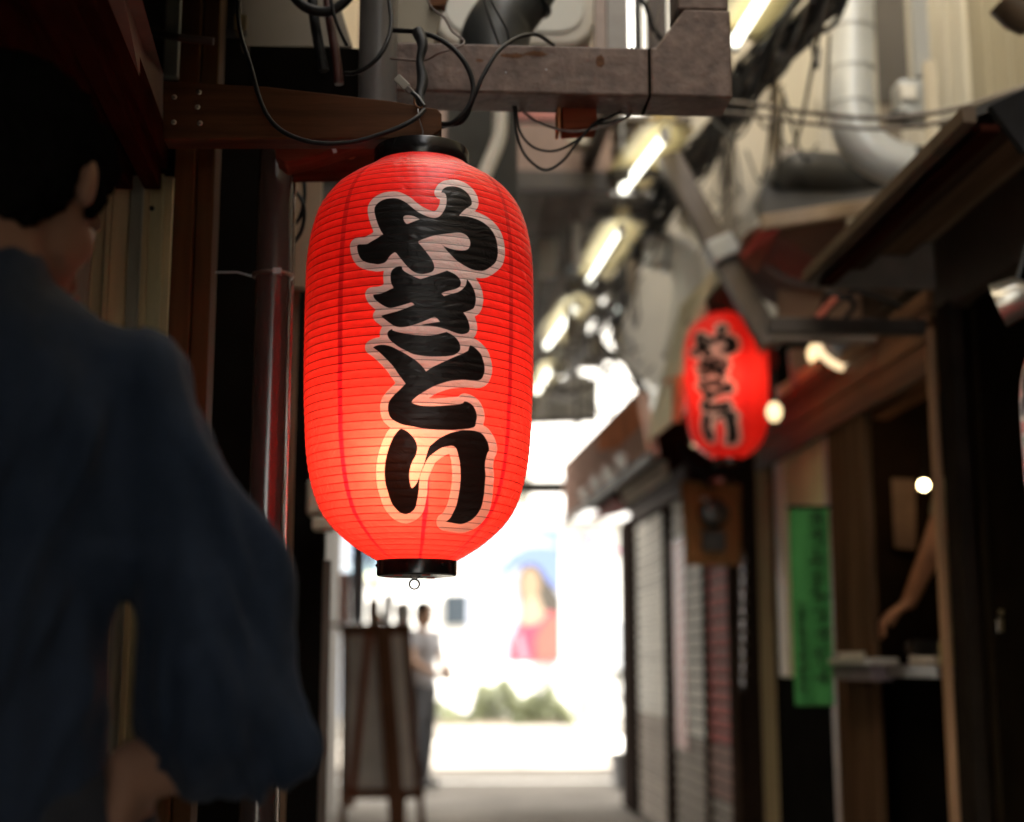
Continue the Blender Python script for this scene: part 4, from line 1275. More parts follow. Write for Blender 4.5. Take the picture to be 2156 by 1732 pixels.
a2 = thing('middle_awning', 'small awning with pale gutter and red underside behind the big one', 'awning', P(1700, 480, 4.7))
A1, A2 = P(1603, 470, 4.62), P(1900, 425, 4.62)
MB().beam(A1, A2, .035, .05).build('gutter', mat('tan_gutter', (.42, .32, .23), .5, .15, 7), a2, .004)
MB().plate([P(1570, 500, 4.66), P(1612, 474, 4.64), P(1900, 440, 4.64), P(1900, 660, 5.1), P(1640, 650, 6.0), P(1530, 590, 5.6)], (0, 0, .015)).build('underside', mat('red_brown_underside', (.13, .06, .04), .7, .5, 3, .1), a2)
MB().plate([P(1560, 545, 4.7), P(1612, 476, 4.62), P(1640, 490, 4.62), P(1590, 575, 4.9)], (0, 0, .012)).build('red_trim', mat('red_trim_paint', (.30, .035, .025), .5), a2)
MB().plate([P(1596, 430, 4.75), P(1625, 352, 5.0), P(1760, 330, 5.2), P(1930, 360, 4.9), P(1880, 426, 4.62), P(1604, 462, 4.62)], (0, .05, .01)).build('roof_sheet', M_AWN, a2)
MB().plate([P(1785, 460, 4.6), P(1855, 446, 4.6), P(1812, 500, 4.6), P(1785, 520, 4.6)], (0, .02, 0)).build('pale_infill', mat('pale_infill', (.50, .45, .38), .6), a2)
MB().beam(P(1640, 340, 5.2), P(1560, 500, 5.2), .035, .05).build('roof_edge', mat('pale_roof_edge', (.40, .38, .33), .6), a2)
MB().beam(P(1700, 318, 5.3), P(1560, 480, 5.3), .03, .05).build('roof_edge', mat('pale_roof_edge', (0, 0, 0)), a2)
pkl = thing('parcel', 'dark bundle lying on the middle awning roof', 'bundle', P(1700, 350, 5.0))
MB().tube([P(1630, 400, 4.85), P(1680, 372, 4.85), P(1760, 380, 4.85), P(1850, 392, 4.85)], [.04, .09, .10, .07], 14).build('tarp', mat('dark_tarp', (.02, .02, .018), .55, .3, 9, .6), pkl)
MB().tube([P(1640, 345, 4.95), P(1665, 336, 4.95), P(1700, 350, 4.95)], .04, 10).build('pale_fold', mat('pale_cloth', (.42, .38, .35), .8), pkl)

o = MB().plate([P(1432, 645, 5.9), P(1500, 570, 5.5), P(1530, 580, 5.5), P(1470, 700, 5.6), P(1440, 868, 5.7), P(1364, 930, 5.9), P(1372, 868, 6.0), P(1418, 755, 6.0)], (.01, .05, 0)).build('olive_fascia', mat('olive_cream_fascia', (.76, .72, .56), .7, .1, 3, spec=0))
tag(o, 'olive cream fascia board slanting behind the second lantern', 'fascia')
o = MB().plate([P(1450, 680, 5.75), P(1530, 575, 5.3), P(1610, 660, 5.3), P(1640, 760, 5.6), P(1600, 900, 6.2), P(1450, 870, 6.2)], (0, .04, 0)).build('dark_gable', mat('dark_brown_gable', (.055, .038, .025), .7))
tag(o, 'dark brown gable board directly behind the second lantern', 'board')

sg = thing('fascia_sign', 'long orange and dusty pink fascia sign over the shutters', 'sign', (.95, 7.7, 1.95))
q = [PX(1339, 826, .93), PX(1366, 958, .93), PX(1187, 1092, .93), PX(1185, 980, .93)]
MB().plate(q, (.05, 0, 0)).build('board', mat('dusty_pink_board', (.74, .50, .43), .8, .12, 3, spec=0), sg)


def onsign(pts, name, m, lay=1):
    return MB().plate([PX(x, y, .93) - Vector((.004 * lay, 0, 0)) for x, y in pts], (.003, 0, 0)).build(name, m, sg)


onsign([(1338, 840), (1352, 895), (1300, 945), (1258, 950), (1262, 912)], 'orange_field', mat('orange_print', (.90, .36, .20), .8, spec=0))
for cx, cy, r_ in ((1310, 972, 17), (1282, 1000, 17), (1256, 1018, 15), (1230, 1040, 12)):
    onsign(ell(cx, cy, r_ * .7, r_ * 1.1, n=16), 'pale_character', mat('pale_print', (.80, .68, .58), .6), 2)
MB().bb(.98, 1.5, 5.9, 9.7, 2.06, 2.09).build('soffit', M_DARKWOODY, sg)
MB().beam(PX(1372, 962, .915), PX(1188, 1100, .915), .03, .035).build('lower_rail', mat('dark_steel', (0, 0, 0)), sg)
o = MB().plate([PX(1395, 800, 1.0), PX(1430, 790, 1.0), PX(1418, 890, 1.0), PX(1382, 870, 1.0)], (.03, 0, 0)).build('orange_tile', mat('orange_print', (0, 0, 0)))
tag(o, 'small orange board beside the olive cream fascia', 'board')
o = MB().plate([P(1302, 1034, 8.0), P(1392, 970, 7.0), P(1398, 1003, 7.0), P(1316, 1060, 8.0)], (.03, 0, 0)).build('grey_sign', mat('grey_white_sign', (.74, .70, .62), .8, .1, 4, spec=0))
tag(o, 'small greyish sign panel above the shutters', 'sign')
o = MB().plate([P(1240, 1092, 9.6), P(1290, 1052, 8.6), P(1310, 1056, 8.6), P(1312, 1080, 9.4), P(1250, 1096, 9.7)], (.02, 0, 0)).build('red_valance', mat('dark_red_cloth', (.20, .012, .015), .8))
tag(o, 'dark red cloth strip under the fascia sign', 'cloth')
o = MB().plate([P(1318, 1075, 9.4), P(1440, 968, 7.3), P(1446, 1030, 7.3), P(1335, 1098, 9.4)], (.02, 0, 0)).build('dark_valance', mat('plum_board', (.075, .05, .05), .8))
tag(o, 'dark plum board under the small greyish sign', 'board')

# ------------------------------------------------------------------ shutters
XS = 1.48
ZTOP = 1.98


def yat(x):
    return PX(x, 1390, XS).y


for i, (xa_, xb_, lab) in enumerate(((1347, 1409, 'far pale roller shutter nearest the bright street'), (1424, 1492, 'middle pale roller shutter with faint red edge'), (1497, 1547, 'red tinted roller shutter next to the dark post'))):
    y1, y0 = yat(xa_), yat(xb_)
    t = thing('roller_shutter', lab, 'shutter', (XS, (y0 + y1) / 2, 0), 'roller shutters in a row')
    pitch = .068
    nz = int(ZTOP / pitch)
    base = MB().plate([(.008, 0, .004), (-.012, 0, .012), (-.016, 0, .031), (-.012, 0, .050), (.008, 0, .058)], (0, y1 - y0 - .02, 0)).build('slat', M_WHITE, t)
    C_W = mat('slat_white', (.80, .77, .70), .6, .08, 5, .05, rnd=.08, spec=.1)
    C_G = mat('slat_grey_beige', (.40, .34, .29), .7, .15, 5, .05, rnd=.08, spec=.1)  # grey-beige colour for the lower slats
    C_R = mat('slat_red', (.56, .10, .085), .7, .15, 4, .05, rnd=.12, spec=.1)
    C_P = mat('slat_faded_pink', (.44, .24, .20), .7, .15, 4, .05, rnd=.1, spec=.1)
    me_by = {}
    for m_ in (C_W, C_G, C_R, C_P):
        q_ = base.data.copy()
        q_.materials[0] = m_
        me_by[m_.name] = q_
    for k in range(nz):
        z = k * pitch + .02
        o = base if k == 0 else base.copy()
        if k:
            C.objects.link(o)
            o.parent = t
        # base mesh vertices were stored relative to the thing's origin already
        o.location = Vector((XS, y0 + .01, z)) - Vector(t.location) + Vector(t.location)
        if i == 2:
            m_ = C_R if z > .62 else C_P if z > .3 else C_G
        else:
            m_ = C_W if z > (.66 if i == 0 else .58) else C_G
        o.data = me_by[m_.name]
    # guide rails
    MB().bb(XS + .006, XS + .012, y0, y1, 0, ZTOP).build('shutter_backing', mat('shutter_gap_dark', (.06, .055, .05), .7), t)
    MB().bb(XS - .03, XS + .03, y0 - .03, y0 + .004, 0, ZTOP + .03).build('guide_rail', mat('rail_brown', (.07, .045, .035), .8, spec=0), t)
    if i == 1:
        MB().bb(XS - .018, XS - .014, y1 - .42, y1 - .05, .55, 1.75).build('red_strip', mat('faded_red_paint', (.42, .10, .09), .5, .35, 3), t)
t = thing('dark_post', 'dark post at the street end of the shutters', 'post', (XS, yat(1333), 0))
MB().bb(XS - .045, XS + .05, yat(1345), yat(1345) + .62, 0, 2.06).build('post', mat('rail_dark', (.035, .026, .022), .8, spec=0), t, .004)
hd = struct('shutter_head', MB().bb(XS - .02, XS + .2, yat(1546), 10.3, ZTOP + .03, 2.44), mat('rail_dark', (0, 0, 0)))
del hd['kind']
tag(hd, 'dark box above the row of roller shutters', 'shutter box')

# electric meter board, chain, posts
mb2 = thing('meter_board', 'wooden board carrying a dark electric meter under the second lantern', 'meter board', P(1497, 1190, 6.3))
MB().plate([P(x, y, 6.3) for x, y in ((1434, 1012), (1560, 1020), (1560, 1192), (1446, 1190))], (0, .03, 0)).build('board', wood('orange_board_wood', (.26, .13, .055), .6, 'z'), mb2, .003)
MB().lathe([(.0001, -.07), (.055, -.065), (.068, -.03), (.07, 0), (.0001, .0)], P(1502, 1082, 6.29), 24, Matrix.Rotation(-math.pi / 2, 3, 'X')).build('meter', mat('meter_glass', (.05, .05, .045), .25), mb2)
MB().box(P(1502, 1140, 6.27), (.10, .05, .09)).build('terminal_box', mat('meter_case', (.05, .05, .045), .4), mb2, .006)
MB().box(P(1484, 1052, 6.22), (.03, .02, .02)).build('label_plate', mat('grey_plate', (.4, .38, .34), .4), mb2)
cable([(1440, 960, 6.2), (1470, 985, 6.2), (1520, 1000, 6.2), (1570, 975, 6.2)], .012, 'thick dark cable between second lantern and meter board')
cable([(1430, 930, 6.2), (1450, 975, 6.2), (1500, 1030, 6.2)], .010, 'dark cable dropping to the meter board')
ch_ = thing('rain_chain', 'glinting metal chain hanging in front of the dark wall', 'chain', P(1565, 1440, 6.2))
for i in range(20):
    y_ = 1165 + i * 15
    p = P(1564, y_, 6.25)
    MB().torus(p, .013, .0035, Matrix.Rotation(math.pi / 2, 3, 'X') @ Matrix.Rotation(0, 3, 'Z') if i % 2 else Matrix.Rotation(math.pi / 2, 3, 'Y'), 16, 6).build('link', mat('chain_metal', (.55, .5, .52), .25, .1, 9, 0, 1), ch_)


def rwall(xa_, xb_, z0, z1, m, name, X=1.49, d=.05, label=None, cat=None, bevel=.003):
    y1, y0 = PX(xa_, 1390, X).y, PX(xb_, 1390, X).y
    o = MB().bb(X, X + d, y0, y1, z0, z1).build(name, m, None, bevel)
    return tag(o, label, cat)


rwall(1549, 1600, 0, 2.2, mat('dark_brown_pillar', (.028, .019, .014), .8, spec=0), 'black_pillar', 1.485, .06, 'black pillar beside the red tinted shutter', 'pillar')
rwall(1601, 1626, 0, 2.2, wood('khaki_strip_wood', (.34, .27, .16), .6), 'khaki_strip', 1.475, .05, 'khaki upright strip right of the black pillar', 'strip')
rwall(1627, 1640, 0, 2.2, M_BLACK, 'black_strip', 1.487, .05, 'narrow black strip between khaki strip and cream wall', 'strip')
rwall(1641, 1660, .98, 2.2, mat('cream_trim', (.72, .64, .50), .6, .08, 3), 'cream_trim', 1.478, .05, 'pale cream trim at the edge of the cream wall', 'trim')
rwall(1661, 1747, .98, 2.2, mat('cream_wall_panel', (.66, .70, .44), .8, .1, 3, spec=0), 'cream_wall', 1.49, .05, 'cream wall panel behind the green banner', 'wall')
rwall(1641, 1747, 0, .975, mat('black_wainscot', (.012, .011, .010), .9, spec=0), 'black_wainscot', 1.487, .05, 'black lower wall below the cream panel', 'wall')
rwall(1748, 1758, 0, 1.98, mat('pink_grey_trim', (.33, .24, .2), .5), 'pink_grey_trim', 1.47, .05, 'thin pinkish trim on the brown door post', 'trim')
rwall(1759, 1792, 0, 2.0, wood('door_post_wood', (.095, .055, .032), .6, spec=0), 'door_post', 1.465, .03, 'brown door post in front of the lit doorway, its narrow outer half', 'post')
rwall(1793, 1836, 0, 2.0, wood('door_post_wood2', (.115, .068, .040), .6, spec=0), 'door_post', 1.455, .03, 'wider inner half of the brown door post', 'post')

# green banner
gn = thing('green_banner', 'green vertical cloth banner with dark brush characters', 'banner', P(1708, 1487, 5.35))
Yg = 4.92
gq = [(1661, 1071), (1744, 1071), (1756, 1487), (1674, 1487)]
tl, tr_, br_, bl = [P(x, y, Yg) for x, y in gq]
m = MB()
NX, NZ = 14, 40
vs = []
for j in range(NZ + 1):
    for i in range(NX + 1):
        u, v_ = i / NX, j / NZ
        p = (tl * (1 - u) + tr_ * u) * (1 - v_) + (bl * (1 - u) + br_ * u) * v_
        p = p + Vector((0, .006 * math.sin(u * 9 + v_ * 3) * (.3 + v_), 0))
        vs.append(p)
m.add(vs, [(j * (NX + 1) + i, j * (NX + 1) + i + 1, (j + 1) * (NX + 1) + i + 1, (j + 1) * (NX + 1) + i) for j in range(NZ) for i in range(NX)])
m.sm = True
cl = m.build('cloth', mat('green_cloth', (.055, .28, .075), .85, .08, 5, .15), gn)
sd_ = cl.modifiers.new('thick', 'SOLIDIFY')
sd_.thickness = .002
MB().tube([tl + Vector((-.01, 0, .005)), tr_ + Vector((.01, 0, .005))], .006, 8, False).build('rod', M_CABLE, gn)
inkm = mat('dark_green_ink', (.015, .075, .022), .8)


def onbanner(u, v_):
    p = (tl * (1 - u) + tr_ * u) * (1 - v_) + (bl * (1 - u) + br_ * u) * v_
    return p - Vector((0, .011, 0))


mm = MB()
ring = [onbanner(.68 + .2 * math.cos(a * math.pi / 10), .075 + .045 * math.sin(a * math.pi / 10)) for a in range(21)]
mm.tube(ring, .0022, 4, False)
mm.build('ring_mark', inkm, gn)
br = random.Random(21)
for (uc_, n_, v0, sz) in ((.70, 9, .06, 1.0), (.22, 12, .50, .55)):
    for k in range(n_):
        vc = v0 + k * (.098 if sz > .9 else .038)
        if vc > .96:
            break
        g = MB()
        for s_ in range(5):
            du_, dv_ = br.uniform(-.15, .15) * sz, br.uniform(-.03, .03) * sz
            if br.random() < .5:
                a, b = onbanner(uc_ + du_ - .16 * sz, vc + dv_), onbanner(uc_ + du_ + .16 * sz, vc + dv_ - .006)
            else:
                a, b = onbanner(uc_ + du_, vc + dv_ - .028 * sz), onbanner(uc_ + du_ * .5, vc + dv_ + .028 * sz)
            g.beam(a, b, .0075 * sz, .002, up=(0, 1, 0))
        g.build('brush_character', inkm, gn)

# doorway: lintel, lit ceiling, interior
lw = wood('lit_lintel_wood', (.24, .11, .055), .5, 'y')
o = MB().plate([PX(1838, 862, 1.49), PX(1990, 770, 1.49), PX(1990, 800, 1.49), PX(1838, 884, 1.49)], (.05, 0, 0)).build('door_lintel', lw, None)
tag(o, 'warm lit lintel above the shop doorway', 'lintel')
tp = thing('shop_header', 'brown facing boards and bracket beam above the doorway', 'header', (1.46, 4.5, 1.87))
for i in range(5):
    z_ = 1.875 + i * .05
    MB().bb(1.448 + (i % 2) * .006, 1.475, 3.97, 6.2, z_, z_ + .046).build('facing_board', wood('canopy_wood', (.14, .07, .035), .6, 'y', rnd=.35, spec=.15), tp)
MB().bb(.98, 1.445, 3.97, 4.01, 1.985, 2.03).build('front_beam', mat('dark_brown_beam', (.04, .03, .024), .6), tp, .003)
fp = thing('frame_post', 'slim tan frame post at the near side of the doorway', 'post', (1.47, 3.98, 0))
MB().bb(1.44, 1.462, 3.955, 3.985, 0, 2.0).build('tan_edge', wood('tan_frame', (.42, .26, .16), .5), fp, .002)
MB().bb(1.455, 1.50, 3.82, 3.93, 0, 2.05).build('grey_frame', mat('grey_frame', (.028, .022, .018), .7, spec=0), fp, .002)
dr = thing('black_door', 'black sliding door with a small metal latch', 'door', (1.47, 3.3, 0))
MB().bb(1.49, 1.53, 2.3, 3.80, 0, 2.02).build('door_leaf', mat('black_brown_door', (.012, .009, .006), .8, .3, 6, spec=0), dr, .003)
for y_ in (2.75, 3.3, 3.72):
    MB().bb(1.483, 1.489, y_, y_ + .035, .02, 2.0).build('stile', mat('black_brown_door2', (.022, .017, .011), .8, spec=0), dr)
MB().box(PX(2106, 1318, 1.475), (.012, .022, .035)).build('latch', mat('dull_brass', (0, 0, 0)), dr, .003)
MB().ball(PX(2108, 1290, 1.475), .008, 8).build('keyhole_knob', mat('dull_brass', (0, 0, 0)), dr)
o = MB().bb(1.46, 1.54, 2.3, 3.95, 2.03, 2.25).build('door_header', mat('brown_header', (.06, .04, .025), .6))
tag(o, 'dark brown header board above the black door', 'header')

# inside the shop
pn = thing('paper_notice', 'pinkish paper notice on the dark inner wall', 'notice', P(1903, 1160, 5.12))
MB().plate([P(x, y, 5.14) for x, y in ((1877, 1008), (1927, 1010), (1929, 1158), (1884, 1154))], (0, .003, 0)).build('paper', mat('pink_paper', (.24, .14, .10), .8), pn)
for i in range(6):
    y_ = 1025 + i * 20
    MB().beam(P(1888, y_, 5.137), P(1920 - (i % 3) * 5, y_ + 1, 5.137), .006, .001).build('written_line', mat('notice_ink', (.12, .06, .05), .8), pn)
pb = thing('pendant_bulb', 'bright bare bulb hanging inside the shop', 'bulb', P(1945, 1022, 4.9))
MB().ball(P(1945, 1022, 4.9), .017, 12).build('glass_bulb', emi('shop_bulb', (1, .74, .36), 5), pb)
MB().tube([P(1945, 1012, 4.9), P(1945, 900, 4.9)], .004, 6, False).build('cord', M_CABLE, pb)
ct = thing('shop_counter', 'dark counter with metal top across the doorway', 'counter', (1.7, 4.5, 0))
zc_ = PX(1900, 1402, 1.5).z
MB().bb(1.44, 2.6, 4.02, 4.95, zc_ - .035, zc_).build('top', mat('dull_counter', (.13, .12, .12), .35), ct, .004)
MB().bb(1.53, 2.5, 4.06, 4.9, 0, zc_ - .036).build('front', M_BLACK, ct)
MB().bb(1.525, 1.529, 4.2, 4.5, .42, .47).build('drawer_label', mat('red_brown_label', (.10, .045, .03), .7), ct)
kt = thing('serving_ledge', 'small pale metal ledge on the brown door post', 'ledge', PX(1800, 1420, 1.4))
y1_, y0_ = PX(1752, 1400, 1.40).y, PX(1846, 1400, 1.40).y
zl = PX(1800, 1400, 1.40).z
MB().bb(1.38, 1.47, y0_, y1_, zl, zl + .02).build('ledge', mat('pale_ledge', (.40, .38, .36), .35, .15, 5), kt, .003)
MB().bb(1.39, 1.46, y0_ + .03, y1_ - .03, zl - .05, zl - .002).build('bracket', mat('purple_grey', (.16, .13, .15), .6), kt)
for i, (x, yy) in enumerate(((1770, 1378), (1785, 1374), (1802, 1378))):
    p = PX(x, yy, 1.42)
    o = MB().lathe([(.0001, 0), (.018, .002), (.022, .02), (.02, .02), (.0001, .006)], (1.43, p.y, zl + .021), 14).build('small_dish', mat('pale_dish', (.6, .55, .45), .4))
    tag(o, ('first', 'middle', 'last')[i] + ' of three small pale dishes on the metal ledge from the banner side', 'dish', 'small dishes on the ledge')
pt = thing('cooking_pot', 'wide black cooking pot on the counter', 'pot', PX(1910, 1385, 1.62))
p = PX(1905, 1385, 1.66)
pt.location = (1.70, 4.52, zc_)
MB().lathe([(.12, 0), (.15, .01), (.155, .075), (.16, .08), (.148, .078), (.14, .015), (.0001, .012)], (1.70, 4.52, zc_), 28).build('pot', mat('black_iron', (.02, .018, .017), .35), pt)
MB().torus((1.54, 4.52, zc_ + .055), .02, .004, Matrix.Rotation(math.pi / 2, 3, 'X')).build('handle', mat('dark_shiny', (.12, .1, .09), .2, metal=.8), pt)
MB().torus((1.86, 4.52, zc_ + .055), .02, .004, Matrix.Rotation(math.pi / 2, 3, 'X')).build('handle', mat('dark_shiny', (0, 0, 0)), pt)
for i, (x, y, lab) in enumerate(((1.62, 4.38, 'small glass on the counter before the pot'), (1.60, 4.66, 'small glass on the counter beyond the pot'))):
    o = MB().lathe([(.018, 0), (.022, .06), (.02, .06), (.016, .004)], (x, y, zc_), 16).build('glass', mat('amber_glass', (.25, .16, .12), .12, metal=.2))
    tag(o, lab, 'glass', 'glasses on the counter')
wb2 = thing('white_tray', 'pale rectangular tray on the counter edge', 'tray', (1.50, 4.25, zc_))
MB().bb(1.46, 1.60, 4.10, 4.32, zc_ + .001, zc_ + .028).build('tray', mat('pale_tray', (.55, .48, .42), .5), wb2, .004)
o = MB().bb(1.46, 1.54, 3.98, 4.06, zc_ + .001, zc_ + .07).build('yellow_packet', mat('yellow_packet', (.40, .33, .08), .6), None, .006)
tag(o, 'yellowish packet on the counter against the frame post', 'packet')

# lamps under the canopy
rl = thing('ring_lamp', 'circular fluorescent lamp glowing under the canopy', 'lamp', P(1760, 750, 5.0))
rot = Matrix.Rotation(math.radians(55), 3, 'X') @ Matrix.Rotation(math.radians(20), 3, 'Y')
MB().torus(P(1762, 742, 4.9), .078, .014, rot, 40, 10).build('ring_tube', emi('ring_glow', (1, .70, .38), .18), rl)
MB().lathe([(.0001, .012), (.055, .012), (.065, .03), (.03, .06), (.0001, .06)], P(1762, 742, 4.9), 28, rot).build('housing', mat('lamp_housing', (.12, .12, .13), .4), rl)
MB().ball(P(1790, 766, 4.84), .022, 10).build('hot_end', emi('ring_hot', (1, .85, .55), .4), rl)
for x, y, Y, r_, s_, lab in ((1718, 746, 5.4, .040, .25, 'dim warm bulb left of the ring lamp'), (1630, 868, 5.15, .034, .24, 'warm glowing bulb at the edge of the second lantern'), (1462, 934, 6.6, .018, .07, 'tiny warm bulb at the lower left of the second lantern')):
    t = thing('warm_bulb', lab, 'bulb', P(x, y, Y), 'warm bulbs near the second lantern')
    MB().ball(P(x, y, Y), r_, 12, (.85, .85, 1.1)).build('glass_bulb', emi('warm_glow_%d' % x, (1, .74, .38), s_), t)
    MB().tube([P(x, y, Y) + Vector((0, 0, r_)), P(x, y, Y) + Vector((0, 0, r_ + .12))], .01, 8, False).build('socket', M_BLACKPL, t)
# wires and leaves tangled below the big awning
cable([(1610, 560, 4.9), (1660, 590, 4.9), (1740, 606, 4.9), (1800, 600, 4.9)], .012, 'grey conduit curving below the middle awning', M_CABLEG)
cable([(1740, 596, 4.2), (1800, 612, 4.2), (1880, 640, 4.2), (1990, 700, 4.2)], .007, 'dark wire running along under the big awning')
cable([(1720, 690, 4.4), (1760, 640, 4.3), (1830, 600, 4.2), (1900, 590, 4.1)], .006, 'dark wire rising to the awning end board')
cable([(1690, 700, 4.5), (1730, 650, 4.4), (1745, 620, 4.35), (1800, 640, 4.35), (1760, 690, 4.4)], .009, 'tangled dark cable knot with red tape')
o = MB().beam(P(1722, 668, 4.35), P(1762, 630, 4.33), .03, .02).build('red_tape', mat('red_tape', (.42, .08, .04), .5))
tag(o, 'red tape wrapped on the cable knot under the awning', 'tape')
o = MB().plate([P(1640, 690, 4.45), P(1905, 685, 4.45), P(1905, 720, 4.45), P(1640, 716, 4.45)], (0, .05, 0)).build('grey_rail', mat('grey_brown_rail', (.15, .12, .10), .6))
tag(o, 'grey brown horizontal rail above the ring lamp', 'rail')
o = MB().plate([P(1640, 610, 4.95), P(1880, 615, 4.95), P(1900, 690, 4.95), P(1640, 690, 4.95)], (0, .03, 0)).build('wooden_board', mat('ochre_panel', (.30, .17, .10), .7, .3, 4))
tag(o, 'ochre wooden panel behind the cable knot', 'panel')
o = MB().plate([P(1662, 735, 5.6), P(1740, 735, 5.6), P(1730, 800, 5.6), P(1672, 850, 5.6)], (0, .03, 0)).build('grey_white_board', mat('grey_white_board', (.38, .35, .32), .7))
tag(o, 'greyish board between the second lantern and the ring lamp', 'board')
sl = thing('spot_lamp', 'silver rounded lamp head at the right edge below the big awning', 'lamp', P(2125, 640, 2.9))
MB().lathe([(.0001, .05), (.02, .05), (.045, .02), (.05, -.03), (.046, -.03), (.0001, 0)], P(2130, 632, 2.9), 28, Matrix.Rotation(math.radians(70), 3, 'Y') @ Matrix.Rotation(.5, 3, 'X')).build('shade', mat('silver_shade', (.5, .48, .42), .3, .15, 9, 0, .8), sl)
MB().tube([P(2140, 600, 2.9), P(2170, 480, 2.9)], .006, 6, False).build('stem', M_BLACKPL, sl)

for x_, z_, w_ in ((.64, 3.02, .05), (1.13, 3.10, .035)):
    o = MB().beam((x_, 4.6, z_), (x_ - .12, 10.4, z_), w_, .06).build('ceiling_rail', mat('dark_steel', (0, 0, 0)))
    tag(o, ('thick dark rail on the lantern side of' if x_ < 1 else 'slim dark rail on the shop side of') + ' the fluorescent light row', 'rail')
# more small things: cables and fittings crowding the air over the alley
rr = random.Random(33)
for i in range(44):
    x, y = rr.uniform(1110, 1350), rr.uniform(380, 840)
    Y = rr.uniform(5.8, 10)
    p0 = P(x, y, Y)
    ln = rr.uniform(.3, 1.4)
    p2 = p0 + Vector((rr.uniform(-.25, .3), ln, rr.uniform(-.05, .12)))
    p1 = (p0 + p2) / 2 - Vector((0, 0, rr.uniform(.04, .2)))
    o = MB().tube([p0, p1, p2], rr.choice((.004, .006, .010)), 6).build('overhead_cable', rr.choice((M_CABLE, M_CABLEG, mat('brown_wire', (0, 0, 0)))))
    tag(o, 'short slack cable in the tangle under the overhanging floor', 'cable', 'tangle of cables under the overhang')
# shop goods behind the counter
zs_ = PX(1900, 1402, 1.5).z
for i, (x, y, h, c, lab) in enumerate(((1.95, 4.86, .24, (.03, .10, .04), 'dark green bottle at the back of the shop counter'), (2.03, 4.86, .22, (.16, .07, .02), 'brown bottle at the back of the shop counter'), (2.12, 4.84, .26, (.05, .05, .05), 'black bottle at the back of the shop counter'), (1.86, 4.88, .17, (.35, .28, .2), 'squat tan bottle at the back of the shop counter'))):
    o = MB().lathe([(.0001, 0), (.032, .002), (.034, h * .6), (.013, h * .78), (.012, h), (.0001, h)], (x, y, zs_), 20).build('bottle', mat('bottle_%d' % i, c, .12, .05, 9, 0))
    tag(o, lab, 'bottle', 'bottles behind the counter')
# ------------------------------------------------------------------ people
def ico(sub=2):
    b = bmesh.new()
    bmesh.ops.create_icosphere(b, subdivisions=sub, radius=1)
    v = np.array([tuple(q.co) for q in b.verts])
    f = [tuple(x.index for x in q.verts) for q in b.faces]
    b.free()
    return v, f


ICO_V, ICO_F = ico(2)


def blobs(name, parts, m, parent, voxel=.008, smooth=6, disp=None):
    """one continuous surface grown from tapered limbs ('c', a, ra, b, rb) and ellipsoids ('e', centre, radii, rotation)"""
    vs, fs = [], []
    n = 0

    def add(M3, c):
        nonlocal n
        vs.append(ICO_V @ np.array(M3).T + np.array(c))
        fs.extend([tuple(n + i for i in f) for f in ICO_F])
        n += len(ICO_V)
    for p in parts:
        if p[0] == 'c':
            a, ra, b, rb_ = Vector(p[1]), p[2], Vector(p[3]), p[4]
            k = max(2, int((b - a).length / (min(ra, rb_) * .22)) + 1)
            for i in range(k + 1):
                t = i / k
                add(Matrix.Scale(ra + (rb_ - ra) * t, 3), a.lerp(b, t))
        else:
            R = p[3] if len(p) > 3 and p[3] is not None else Matrix.Identity(3)
            add(R @ Matrix.Diagonal(Vector(p[2])), p[1])
    V = np.concatenate(vs)
    me = bpy.data.meshes.new(name + '_src')
    me.from_pydata(V.tolist(), [], fs)
    o = bpy.data.objects.new(name + '_src', me)
    C.objects.link(o)
    r_ = o.modifiers.new('r', 'REMESH')
    r_.mode = 'VOXEL'
    r_.voxel_size = voxel
    r_.use_smooth_shade = True
    s_ = o.modifiers.new('s', 'SMOOTH')
    s_.iterations = smooth
    s_.factor = .5
    dg = bpy.context.evaluated_depsgraph_get()
    ev_ = o.evaluated_get(dg)
    m2 = bpy.data.meshes.new_from_object(ev_)
    bpy.data.objects.remove(o)
    if disp:
        no = np.zeros(len(m2.vertices) * 3)
        m2.vertex_normals.foreach_get('vector', no)
        co = np.zeros(len(m2.vertices) * 3)
        m2.vertices.foreach_get('co', co)
        co = co.reshape(-1, 3)
        no = no.reshape(-1, 3)
        d = np.array([disp(Vector(c)) for c in co])
        co = co + no * d[:, None]
        m2.vertices.foreach_set('co', co.reshape(-1))
    m2.name = name
    m2.transform(Matrix.Translation(-Vector(root_of(parent).location)))
    m2.materials.clear()
    m2.materials.append(m)
    m2.polygons.foreach_set('use_smooth', [True] * len(m2.polygons))
    ob = bpy.data.objects.new(name, m2)
    C.objects.link(ob)
    ob.parent = parent
    return ob


